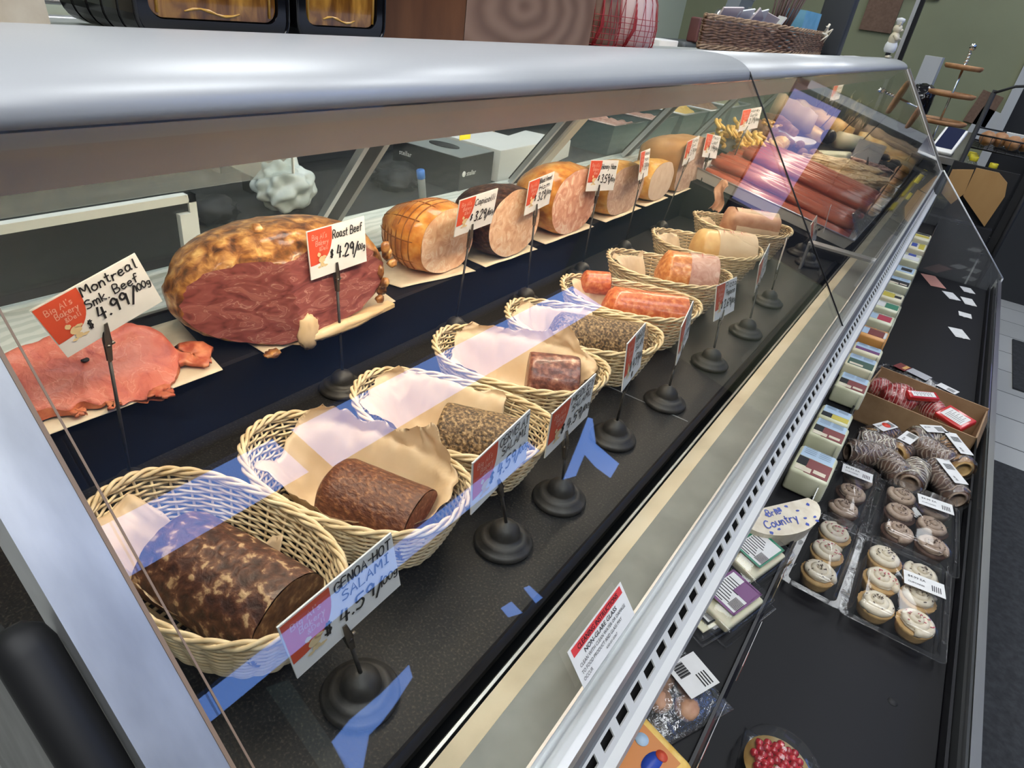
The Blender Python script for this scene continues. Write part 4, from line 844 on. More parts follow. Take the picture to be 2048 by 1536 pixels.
# ================================================================ far section: sloping display with trays
TA = math.atan(.17); TC, TS = math.cos(TA), math.sin(TA)
FM = Matrix(((-TC, 0, TS, -.165), (0, 1, 0, 0), (TS, 0, TC, .930), (0, 0, 0, 1)))   # local (u back from the front, y, w up)
FM = Matrix(((-TC, 0, TS, -.165), (0, 1, 0, 0), (TS, 0, TC, .930), (0, 0, 0, 1)))
def flip(mb):  # the frame above is left-handed: turn faces round
    mb.f = [tuple(f[::-1]) for f in mb.f]; return mb
MB().prism([(-.165, 1.955, .9015), (-.165, 1.955, .927), (-.80, 1.955, 1.035), (-.80, 1.955, .9015)], (0, 1.87, 0)).build('sloping_riser', mt['ledge'], case)
def fp(u, y, w=0): return FM @ V((u, y, w))
def ftray(label, u0, u1, y0, y1, h, m, group='trays in the far section', name='serving_tray', fl=.012, cat='tray'):
    mb = MB(); th = .003
    ins = lambda k: [fp(u0+k, y0+k, 0), fp(u1-k, y0+k, 0), fp(u1-k, y1-k, 0), fp(u0+k, y1-k, 0)]
    up = V((TS, 0, TC))
    bot = ins(fl); top = [p+up*h for p in ins(0)]; tin = [p+up*h for p in ins(.006)]; bin_ = [p+up*.004 for p in ins(fl+.004)]
    vs = bot+top+tin+bin_; fs = [(0, 1, 2, 3), (15, 14, 13, 12)]
    for i in range(4):
        j = (i+1) % 4
        fs += [(j, i, 4+i, 4+j), (4+j, 4+i, 8+i, 8+j), (8+j, 8+i, 12+i, 12+j)]
    mb.add(vs, [f[::-1] for f in fs], 0, False)
    o = mb.build(name, mt[m], label=label, cat=cat, group=group); 
    r = MB(); r.tube(top, .0028, 6, closed=True); r.build('rolled_rim', mt['alum'] if m != 'clear' else mt['clear'], o); return o
ftray('cream tray heaped with long smoked sausage sticks', .0, .50, 1.985, 2.44, .032, 'white')
k = 0
for lay, (n_, y0_, w0) in enumerate(((11, 2.022, .022), (10, 2.055, .052), (7, 2.20, .080))):
    for j in range(n_):
        rnd = random.Random(k*13+1); y = y0_+j*.037; L_ = .46 if lay < 2 else .42; r = .0165
        u0 = .02+rnd.uniform(0, .012); pts = []; rs = []
        for i in range(13):
            s = i/12; pts.append(fp(u0+(L_-.01)*s, y+.004*math.sin(s*5+k)+.01*s, w0+.002*math.sin(s*7+k*2))); rs.append(r*(1 if .04 < s < .96 else .75)*(1+.05*math.sin(i*2.1+k)))
        where = ['in the bottom layer', 'in the middle layer', 'on top of the heap'][lay]
        MB().tube(pts, rs, 12).build('smoked_sausage', mt['stick'], label='long reddish smoked sausage stick '+where, cat='sausage', group='smoked sausage sticks '+where)
        k += 1
MB().grid(10, 10, lambda u, v: fp(.0+.045*u, 2.02+.36*v, .034+.05*u*(1-.3*v)+.004*noise.noise(V((u*4, v*9, 0)))), th=.001).build('plastic_sheet', mt['film'], label='clear film over the cut ends of the sausage sticks', cat='plastic film')
rnd = random.Random(7)
# small pink sausages behind the loaf
for j in range(5):
    MB().tube([fp(.54+.01*j, 2.06+.035*j, .03), fp(.56, 2.08+.035*j, .045), fp(.62, 2.09+.035*j, .04)], [.010, .013, .010], 10).build('pink_sausage', mt['s6'], label='short pink sausage heaped behind the smoked sticks', cat='sausage', group='short pink sausages')
# yellow curls
mb = MB()
for j in range(90):
    u = rnd.uniform(.38, .60); y = rnd.uniform(2.36, 2.60); w = .045+rnd.uniform(0, .035); a0 = rnd.uniform(0, 6); rr = rnd.uniform(.010, .018)
    mb.tube([fp(u+rr*math.cos(a0+q*.55), y+rr*math.sin(a0+q*.55)*.9, w+.004*q*math.sin(a0)) for q in range(9)], .0062, 6)
mb.build('cheese_curls', mt['cheesey'], label='heap of yellow cheese curls behind the smoked sausages', cat='cheese', kind='stuff')
ftray('cream tray under the yellow cheese curls', .38, .62, 2.47, 2.66, .05, 'white')
for j, (u, y, w) in enumerate([(.50, 2.72, .05), (.56, 2.80, .06), (.47, 2.84, .05), (.57, 2.95, .05), (.50, 2.98, .07), (.56, 3.08, .07)]):
    MB().tube([fp(u-.05, y-.01, w), fp(u, y+.01, w+.006), fp(u+.06, y, w)], [.016, .019, .014], 12).build('dark_sausage', mt['nut'], label='thick dark brown sausage behind the yellow curls', cat='sausage', group='dark brown sausages')
ftray('low white tray under the dark brown sausages', .44, .63, 2.68, 3.14, .03, 'white')
mb = MB()
for j in range(16): mb.blob(fp(.54+rnd.uniform(-.04, .04), 2.86+rnd.uniform(-.06, .06), .085), (.01, .012, .006), amp=.4, sub=1, seed=j)
mb.build('pepper_relish', mt['hamrind2'], label='spoonful of orange pepper relish on the dark sausages', cat='relish', kind='stuff')
# dried fillets
for j in range(9):
    c = fp(.13+.05*(j % 3)+rnd.uniform(-.01, .01), 2.50+.040*(j//3)+.05*(j % 2), .030+.018*(j//3)+.008*(j % 2)+.02)
    MB().blob(c, (.115, .034, .015), sub=4, amp=.35, fr=3.2, seed=j, mat=None).build('dried_fillet', mt['fish'], label='pale golden dried fillet on the plastic beside the sausage tray', cat='dried fish', group='dried fillets')
ftray('white tray holding the dried fillets', .0, .34, 2.46, 2.72, .034, 'white')
# rosy slices heap
for j in range(7):
    c = fp(.16+rnd.uniform(-.04, .05), 2.86+.045*j, .045+.012*(j % 3))
    MB().blob(c, (.055, .040, .012), sub=4, amp=.5, fr=3, seed=j+30).build('rosy_meat_slice', mt['rosy'], label='crumpled greyish rose meat slice heaped near the front glass', cat='meat slice', group='rosy meat slices')
# clear tub with nuts
t = thing('clear_tub', 'clear plastic tub of brown spiced nuts near the front glass', 'tub', fp(.12, 2.83), None)
tb = MB(); a = [(.02, 2.74), (.21, 2.74), (.23, 2.98), (.13, 3.04), (.0, 2.93)]
tb.prism([fp(u, y, .062) for u, y in a], V((TS, 0, TC))*.001); 
for (p, q) in zip(a, a[1:]+a[:1]): tb.add([fp(*p, .003), fp(*q, .003), fp(*q, .075), fp(*p, .075)], [(0, 1, 2, 3)], 0, False)
tb.build('tub_wall', mt['clear'], t)
rm = MB(); rm.tube([fp(u, y, .076) for u, y in a], .003, 6, closed=True); rm.build('tub_rim', mt['clear'], t)
mb = MB()
for j in range(70): mb.blob(fp(.03+rnd.random()*.17, 2.76+rnd.random()*.20, .045+rnd.random()*.02), (.012, .010, .008), amp=.4, sub=2, seed=j)
mb.build('spiced_nuts', mt['nut'], label='heap of brown spiced nuts in the clear tub', cat='nuts', kind='stuff')
# feta blocks and neighbours
for j, (u, y) in enumerate([(.26, 2.90), (.20, 3.02)]):
    MB().box((-.062, -.055, 0), (.062, .055, .062), bev=.008, mat=Matrix.Translation(fp(u, y, .012)) @ Matrix.Rotation(-TA, 4, 'Y') @ Matrix.Rotation(.15*j, 4, 'Z')).build('feta_block', mt['cheesew'], label=['pale feta block standing left of the other', 'pale feta block standing right, nearer the front glass'][j], cat='cheese', group='feta blocks')
for j, (u, y, w) in enumerate([(.35, 2.72, .055), (.30, 2.78, .055), (.33, 2.84, .05), (.40, 2.88, .05), (.27, 2.74, .06)]):
    MB().blob(fp(u, y, w), .019, sub=3, amp=.08, seed=j).build('fig_ball', mt['nut'], label='dark round fig ball between the fillets and the feta', cat='fig', group='dark fig balls')
t = thing('white_bowl', 'white oval bowl of dip behind the fig balls', 'bowl', fp(.42, 2.95), None)
MB().lathe([(.045, .004), (.075, .045), (.080, .048), (.078, .044), (.046, .008), (0, .008)], 32, mat=Matrix.Translation(fp(.42, 2.98, .004)) @ Matrix.Diagonal((.8, 1.5, 1, 1))).build('bowl_body', mt['white'], t)
MB().lathe([(0, .034), (.068, .032)], 24, mat=Matrix.Translation(fp(.42, 2.98, .004)) @ Matrix.Diagonal((.8, 1.5, 1, 1)), closed=False).build('dip', mt['icing'], t, label='cream dip')
MB().blob(fp(.42, 2.62, .075), (.030, .028, .024), sub=4, amp=.2, seed=5).build('stuffed_pepper', mt['cheesey'], label='round orange stuffed pepper beside the yellow curls', cat='pepper')
MB().blob(fp(.36, 3.18, .075), (.030, .040, .030), sub=4, amp=.08, seed=8).build('black_cheese_end', mt['black'], label='glossy black end of a waxed cheese', cat='cheese')
MB().tube([fp(.33, 3.24, .07), fp(.25, 3.34, .07)], .034, 20).build('cream_cheese_log', mt['mozz'], label='cream cheese log standing by the black waxed end', cat='cheese')
MB().lathe([(0, 0), (.055, 0), (.058, .01), (.058, .035), (.052, .042), (0, .044)], 30, mat=Matrix.Translation(fp(.45, 3.36, .02)) @ Matrix.Rotation(.35, 4, 'Y')).build('round_cheese', mt['cheesey'], label='round orange-flecked cheese in front of the long strudel', cat='cheese')
# strudels
for j, (u0, u1, y, w, m, r) in enumerate([(.30, .02, 3.58, .06, 'pastry', .036), (.62, .32, 3.52, .09, 'pastry', .040), (.66, .46, 3.30, .10, 'tissue', .050), (.40, .02, 3.75, .085, 'tissue', .035)]):
    pts = [fp(u0+(u1-u0)*i/10, y+.03*i/10, w-.03*i/10+.003*math.sin(i*2)) for i in range(11)]
    MB().tube(pts, [r*(.85 if i in (0, 10) else 1+.04*math.sin(i*1.9)) for i in range(11)], 18).build('strudel', mt[m], label=['golden strudel log nearest the front glass', 'golden strudel log further back, left of the other', 'pale rolled pastry under film at the back left', 'dull brown rolled pastry behind the golden strudels'][j], cat='pastry', group='strudels')
for j in range(3):
    u = .26-.09*j; MB().box((-.04, -.035, 0), (.04, .035, .035), bev=.006, mat=Matrix.Translation(fp(u+.0, 3.44+.03*j, .03)) @ Matrix.Rotation(-TA, 4, 'Y')).build('boxed_pastry', mt['pastry'], label=['square golden pastry left of the row', 'square golden pastry in the middle of the row', 'square golden pastry nearest the front glass'][j], cat='pastry', group='square pastries')
for j in range(12):
    MB().blob(fp(.03+rnd.random()*.14, 3.16+rnd.random()*.22, .03+rnd.random()*.03), (.022, .018, .014), amp=.3, sub=3, seed=j).build('black_olive_clump', mt['black'], label='glossy black olive clump near the front glass', cat='olive', group='black olives')
mb = MB()
for j in range(60):
    u = .30+rnd.random()*.25; y = 3.62+rnd.random()*.18; a_ = rnd.uniform(-1, 1); mb.tube([fp(u, y, .09), fp(u+.03*a_, y+.02*a_, .15+rnd.random()*.05)], .0018, 4)
mb.build('dried_herbs', mt['herb'], label='tuft of grey-green dried herbs behind the strudels', cat='herbs', kind='stuff')
for j in range(4):
    MB().tube([fp(.25+.1*j, 3.2+.12*j, .05), fp(.20+.1*j, 3.28+.12*j, .24)], .0022, 6).build('metal_skewer', mt['iron'], label='thin dark metal sign rod without a card among the pastries', cat='rod', group='bare sign rods')
price_sign('small grey price card facing away among the olives', (-.30, 2.84, 1.085, 1.9, .1, 0), (-.28, 2.84), [], 21, z0=.965, logo=False)
price_sign('small price card high at the back above the strudels', (-.60, 3.55, 1.21, -.2, .1, 0), (-.60, 3.5), L3('Strudel', '', '3.99'), 22, z0=1.03)
# yellow strips and silver pins on the inner lip
for j, (y0_, y1_) in enumerate([(2.70, 2.86), (3.02, 3.55)]):
    MB().box((-.150, y0_, .930), (-.138, y1_, .9345), bev=.001).build('yellow_strip', mt['yellow'], label=['short yellow price strip lying on the inner lip', 'long yellow price strip lying on the inner lip by the far end'][j], cat='strip', group='yellow strips')

# ================================================================ lower level: cheeses on the narrow shelf
SZ = .7008
def cheese(x, y, w, l, h, body, parts, label, rot=0, name='cheese_block'):
    """shrink-wrapped block; parts = [(material, x0, x1, y0, y1)] printed labels on the top in 0..1"""
    t = thing(name, label, 'cheese', (x, y, SZ), 'packed cheeses on the narrow shelf')
    Mx = Matrix.Translation((x, y, SZ)) @ Matrix.Rotation(rot, 4, 'Z')
    MB().box((-w/2, -l/2, 0), (w/2, l/2, h), bev=.006, mat=Mx).build('block', mt[body], t)
    for j, (m_, a, b, c, d) in enumerate(parts):
        if isinstance(m_, str):
            MB().box((-w/2+w*a, -l/2+l*c, h), (-w/2+w*b, -l/2+l*d, h+.0005+.0001*j), mat=Mx).build('label_patch', mt[m_], t)
    tx = MB(); u = Mx.to_3x3() @ V((1, 0, 0)); v = Mx.to_3x3() @ V((0, 1, 0))
    for (a, b) in parts_text(parts):
        pass
    for k in range(4):
        yy = -l/2+l*(.93-.065*k); 
        for q in range(2):
            tx.add([Mx @ V((-w/2+w*(.14+.38*q), yy, h+.0012)), Mx @ V((-w/2+w*(.45+.38*q), yy, h+.0012)), Mx @ V((-w/2+w*(.45+.38*q), yy+.0012, h+.0012)), Mx @ V((-w/2+w*(.14+.38*q), yy+.0012, h+.0012))], [(0, 1, 2, 3)], 0, False)
    tx.build('fine_print', M('grey_print', (.12, .16, .22), .5) if 'grey_print' not in bpy.data.materials else bpy.data.materials['grey_print'], t)
    return t
def parts_text(p): return []
def bo(label_m, l2=None):
    return [('blue_lbl', .08, .92, .60, .97), ('matte', .08, .36, .28, .58), (label_m, .34, .94, .06, .58), ('icing', .10, .50, .08, .24), ('icing', .55, .86, .14, .26)]
CH = [(-.008, 1.165, .070, .100, .048, 'curd', bo('maroon'), 'large white cheese block with maroon label, nearest of the front row'),
 (-.010, 1.315, .068, .080, .045, 'curd', bo('maroon'), 'white cheese block with maroon label, second of the front row'),
 (-.012, 1.395, .064, .060, .045, 'curd', [('blue_lbl', .08, .92, .45, .95), ('matte', .08, .4, .1, .42), ('gold', .4, .92, .1, .42)], 'white cheese block with yellow label in the front row'),
 (-.010, 1.585, .068, .090, .045, 'curd', bo('maroon'), 'white cheese block with maroon label beyond the yellow one in the front row'),
 (-.014, 1.735, .072, .080, .040, 'mozz', [('blue_lbl', .08, .92, .6, .97), ('dkgreen', .1, .92, .08, .58), ('icing', .16, .6, .12, .26)], 'ivory cheese block with dark green label'),
 (-.014, 1.835, .072, .060, .040, 'mozz', [('blue_lbl', .08, .92, .5, .97), ('purple', .1, .92, .2, .48)], 'ivory cheese block with purple label'),
 (-.018, 1.985, .074, .085, .036, 'cheddar', [('maroon', .3, .85, .2, .8), ('blue_lbl', .08, .3, .2, .8), ('card', .85, .95, .2, .8)], 'orange cheese block with maroon label'),
 (-.018, 2.130, .074, .080, .036, 'curd', [('crimson', .35, .85, .2, .8), ('blue_lbl', .08, .33, .2, .8)], 'white cheese block with crimson label'),
 (-.018, 2.260, .074, .080, .036, 'curd', [('green', .4, .9, .2, .8), ('card', .08, .38, .2, .8)], 'white cheese block with bright green label'),
 (-.020, 2.385, .070, .080, .034, 'mozz', [('gold', .1, .6, .2, .8), ('matte', .6, .9, .3, .6)], 'ivory cheese block with yellow and black label'),
 (-.020, 2.550, .072, .10, .040, 'curd', bo('matte'), 'pale cheese block with black label, far half of the shelf'),
 (-.020, 2.720, .072, .10, .040, 'curd', [('blue_lbl', .05, .9, .1, .9), ('matte', .3, .8, .3, .7)], 'pale cheese with a wide light blue label'),
 (-.022, 2.93, .070, .12, .040, 'curd', [('card', .1, .9, .1, .6), ('blue', .3, .7, .6, .9)], 'pale cheese with a white and navy label'),
 (-.022, 3.12, .070, .12, .044, 'mozz', [('blue', .2, .5, .3, .8), ('gold', .6, .9, .1, .9)], 'ivory cheese with a navy and yellow label, far end'),
 (-.022, 3.32, .070, .12, .044, 'mozz', [('gold', .1, .9, .3, .6), ('matte', .1, .9, .7, .9)], 'ivory cheese with a yellow band, farthest on the shelf'),
 (-.083, 1.24, .066, .090, .044, 'curd', bo('maroon'), 'back-row cheese block with maroon label, nearest the camera'),
 (-.083, 1.372, .066, .080, .044, 'curd', bo('maroon'), 'back-row cheese block with maroon label, beside the second front block'),
 (-.083, 1.468, .066, .060, .044, 'curd', [('blue_lbl', .08, .92, .45, .95), ('gold', .3, .92, .1, .42)], 'back-row cheese block with yellow label'),
 (-.083, 1.64, .066, .090, .044, 'curd', bo('maroon'), 'back-row cheese block with maroon label, farthest of the back row')]
for c in CH: cheese(*c)
# blue-printed wedge of feta
t = thing('printed_cheese_wedge', 'half-round soft cheese in white wrap printed with blue flowers and words', 'cheese', (-.03, .99, SZ))
mw = Matrix.Translation((-.028, .985, SZ+.012)) @ Matrix.Rotation(-.55, 4, 'Z') @ Matrix.Rotation(.18, 4, 'Y')
pts = [(.045*math.cos(a), .085*math.sin(a)) for a in [PI*(-.5+i/16) for i in range(17)]]+[(-.012, .075), (-.014, -.075)]
MB().prism([mw @ V((x, y, 0)) for x, y in pts], mw.to_3x3() @ V((0, 0, .032)), sm=False).build('wedge', mt['icing'], t)
pm = MB(); U = mw.to_3x3() @ V((0, 1, 0)); Vv = mw.to_3x3() @ V((-1, 0, 0))
hand(pm, 'Country', mw @ V((.024, -.050, .0328)), U, Vv, .014, pen=.16, width=.07); hand(pm, 'Brie', mw @ V((.004, -.03, .0328)), U, Vv, .012, pen=.16)
for j in range(14):
    a_ = rnd.random()*6.28; p = V((rnd.uniform(-.008, .035), rnd.uniform(-.065, .065), .0327)); pm.add([mw @ (p+V((.004*math.cos(q*1.256+a_)*(1 if q % 2 else .5), .004*math.sin(q*1.256+a_), 0))) for q in range(5)], [tuple(range(5))], 0, False)
pm.build('blue_print', mt['blue'], t)
def clearpack(label, x, y, w, l, h, rot, cheese_m, lab_m, tiltx=0, name='sliced_cheese_pack', code=None, z=SZ):
    t = thing(name, label, 'cheese pack', (x, y, z), 'clear packs on the narrow shelf')
    Mx = Matrix.Translation((x, y, z)) @ Matrix.Rotation(rot, 4, 'Z') @ Matrix.Rotation(tiltx, 4, 'Y')
    MB().box((-w/2+.010, -l/2+.012, .004), (w/2-.010, l/2-.012, h*.72), bev=.004, mat=Mx).build('cheese_slab', mt[cheese_m], t)
    MB().box((-w/2, -l/2, .001), (w/2, l/2, h), bev=.006, mat=Mx).build('clear_shell', mt['clear'], t)
    r = MB(); r.tube([Mx @ V(p) for p in ((-w/2-.004, -l/2-.004, .004), (w/2+.004, -l/2-.004, .004), (w/2+.004, l/2+.004, .004), (-w/2-.004, l/2+.004, .004))], .0018, 6, closed=True); r.build('shell_flange', mt['clear'], t)
    lb = MB().box((-w*.34, -l*.26, h+.0006), (w*.30, l*.36, h+.0011), mat=Mx).build('label', mt['card'], t)
    b = MB(); 
    for q in ((-w*.34, -l*.26, -w*.30, l*.36), (w*.26, -l*.26, w*.30, l*.36), (-w*.34, -l*.26, w*.30, -l*.22), (-w*.34, l*.32, w*.30, l*.36)): b.box((q[0], q[1], h+.0012), (q[2], q[3], h+.0015), mat=Mx)
    if lab_m == 'purple': b.box((-w*.05, l*.06, h+.0012), (w*.28, l*.34, h+.0015), mat=Mx)
    b.build('label_border', mt[lab_m], lb)
    pr = MB(); R3 = Mx.to_3x3()
    for k in range(9): pr.box((-w*.28, -l*.2+k*l*.05, h+.0012), (w*(-.02+.03*((k*7) % 4)), -l*.2+k*l*.05+.0014, h+.0015), mat=Mx)
    for k in range(10): pr.box((w*.08+k*.0016, -l*.18, h+.0016), (w*.08+k*.0016+.0008, 0, h+.0019), mat=Mx)
    pr.build('fine_print', mt['matte'], lb)
    return t
clearpack('clear pack of pale cheese with a green bordered label', -.030, .885, .080, .115, .026, -.30, 'mozz', 'green', .12)
clearpack('clear pack of pale cheese with a purple bordered label', -.032, .765, .082, .115, .026, -.30, 'mozz', 'purple', .08)
clearpack('empty-looking clear pack lying under the purple labelled one', -.050, .735, .070, .100, .010, -.38, 'mozz', 'matte', .02, name='clear_pack')
# sausage pack, orange pack
t = thing('sausage_pack', 'vacuum pack of small brown sausages with a white barcode label', 'meat pack', (-.04, .575, SZ), 'clear packs on the narrow shelf')
mw = Matrix.Translation((-.036, .572, SZ)) @ Matrix.Rotation(-.45, 4, 'Z')
for j in range(5): MB().blob(mw @ V((-.022+.022*(j % 3), -.025+.024*(j//2), .014)), (.015, .017, .011), sub=3, amp=.1, seed=j).build('small_sausage', mt['s9'], t)
MB().grid(16, 20, lambda u, v: mw @ V((-.045+.09*u, -.062+.124*v, .003+.024*math.sin(PI*u)**.6*math.sin(PI*v)**.6+.002*noise.noise(V((u*9, v*12, 0))))), th=.0006).build('clear_film', mt['film'], t)
mb = MB()
for k in range(30): mb.box((-.045+.003*k, -.067-.0015*(k % 2), .002), (-.043+.003*k, -.062, .003), mat=mw)
mb.build('serrated_seal', mt['film'], t)
lb = MB().box((-.026, .004, .0300), (.022, .050, .0306), mat=mw @ Matrix.Rotation(.1, 4, 'X')).build('label', mt['card'], t)
mb = MB()
for k in range(16): mb.box((-.022+.0012*k, .010, .0308), (-.022+.0012*k+.0006*(1+(k*5 % 3)*.5), .026, .0311), mat=mw @ Matrix.Rotation(.1, 4, 'X'))
for k in range(4): mb.box((.000, .030+.004*k, .0308), (.018, .0315+.004*k, .0311), mat=mw @ Matrix.Rotation(.1, 4, 'X'))
mb.build('barcode', mt['matte'], lb)
t = thing('smoked_cheese_pack', 'orange-labelled smoked cheese pack at the bottom of the picture', 'cheese pack', (-.035, .46, SZ), 'clear packs on the narrow shelf')
mw = Matrix.Translation((-.034, .458, SZ)) @ Matrix.Rotation(-.28, 4, 'Z')
MB().box((-.040, -.06, 0), (.040, .05, .022), bev=.008, mat=mw).build('cheese_slab', mt['cheesey'], t)
lb = MB().box((-.034, -.055, .0222), (.028, .038, .0228), mat=mw).build('label', mt['orange'], t)
mb = MB(); R3 = mw.to_3x3(); hand(mb, 'Smoked Gouda', mw @ V((-.026, -.030, .0231)), R3 @ V((1, 0, 0)), R3 @ V((0, 1, 0)), .007, pen=.12, width=.045)
hand(mb, 'Cheese', mw @ V((-.024, -.042, .0231)), R3 @ V((1, 0, 0)), R3 @ V((0, 1, 0)), .006, pen=.12)
mb.build('lettering', mt['maroon'], lb)
MB().lathe([(0, .0008), (.008, .0008), (.008, 0)], 20, mat=mw @ Matrix.Translation((-.016, .022, .0228))).build('seal_mark', mt['blue_lbl'], lb); MB().lathe([(0, .0008), (.009, .0008), (.009, 0)], 20, mat=mw @ Matrix.Translation((.008, .012, .0228)) @ Matrix.Diagonal((1, 1.8, 1, 1))).build('blue_mark', mt['blue'], lb)
MB().lathe([(0, .001), (.006, .001), (.006, 0)], 20, mat=mw @ Matrix.Translation((.010, .026, .0232)) @ Matrix.Diagonal((1.2, 1, 1, 1))).build('red_mark', mt['cardred'], lb)
# shelf-edge price tags
def tag_strip(label, y0, y1, words, cream=False):
    n_ = V((.985, 0, .17)); a = V((.0205, 0, .690)); b = V((.0212, 0, .658)); up = (a-b).normalized(); U = V((0, 1, 0))
    t = thing('shelf_price_tag', label, 'price tag', (.021, (y0+y1)/2, .66), 'price tags on the shelf edge')
    MB().prism([b+U*y0, b+U*y1, a+U*y1, a+U*y0], (.0006, 0, 0)).build('tag_card', mt['cream' if cream else 'card'], t)
    if words:
        w = y1-y0; MB().prism([b+U*y0+V((.0009, 0, 0)), b+U*(y0+w*.38)+V((.0009, 0, 0)), a+U*(y0+w*.30)+V((.0009, 0, 0)), a+U*y0+V((.0009, 0, 0))], (.0003, 0, 0)).build('red_panel', mt['cardred'], t)
        mb = MB(); hand(mb, words[0], b+U*(y0+w*.42)+up*.018+V((.0014, 0, 0)), U, up, .009, pen=.13, width=w*.5); hand(mb, words[1], b+U*(y0+w*.42)+up*.005+V((.0014, 0, 0)), U, up, .008, pen=.13, width=w*.45); mb.build('handwriting', mt['ink'], t)
for a in [('red and white shelf tag reading Havarti, nearest the camera', .530, .622, ('Havarti', '2.49')), ('red and white shelf tag reading Swiss Cheese below the purple labelled pack', .690, .785, ('Swiss Chz', '2.99')), ('red and white shelf tag reading Feta by the cupcakes', .930, 1.010, ('Feta', '1.99'))]: tag_strip(*a)
tag_strip('plain cream shelf tag between the two nearest written tags', .498, .524, None, True); tag_strip('plain cream shelf tag above the black tray by the cupcakes', .868, .898, None, True); tag_strip('plain cream shelf tag by the large white cheese', 1.06, 1.085, None, True)

# ================================================================ lower tray: cupcakes, rolls, box
TZ = .4706
def cupcake(t_, x, y, base, ice, spr, seed):
    rnd = random.Random(seed); tl = thing_name = None
    lab, tm = t_
    t = thing('cupcake', lab, 'cupcake', (x, y, TZ+.003), 'cupcakes in clear boxes')
    n = 40; prof = [(.0245, 0), (.027, .008), (.031, .022), (.0335, .030)]
    vs = []; fs = []
    for r, z in prof:
        for k in range(n): rr = r*(1+.035*(k % 2)); vs.append((x+rr*math.cos(2*PI*k/n), y+rr*math.sin(2*PI*k/n), TZ+.003+z))
    for i in range(3):
        for k in range(n): fs.append((i*n+k, i*n+(k+1) % n, (i+1)*n+(k+1) % n, (i+1)*n+k))
    fs += [tuple(range(n))[::-1], tuple(3*n+k for k in range(n))]
    MB().add(vs, fs).build('cake', mt[base], t)
    # piped swirl
    mb = MB(); pts = []; rs = []
    for k in range(70):
        s = k/69; a = s*2*PI*2.6+seed; r = .0275*(1-s)+.001; pts.append((x+r*math.cos(a), y+r*math.sin(a), TZ+.003+.033+.011*s)); rs.append(.0078*(1-.25*s)*(1+.06*math.sin(k*2.4)))
    mb.tube(pts, rs, 8); mb.blob((x, y, TZ+.036), (.028, .028, .006), sub=2)
    ic = mb.build('icing', mt[ice], t)
    mb = MB()
    for k in range(16):
        a = rnd.random()*6.28; r = .028*rnd.random(); z = TZ+.003+.0425+.010*(1-r/.028); c = V((x+r*math.cos(a), y+r*math.sin(a), z)); d = V((rnd.uniform(-1, 1), rnd.uniform(-1, 1), .2)).normalized()*.0019
        mb.tube([c-d, c+d], .0009, 4)
    mb.build('sprinkles', mt[spr], ic)
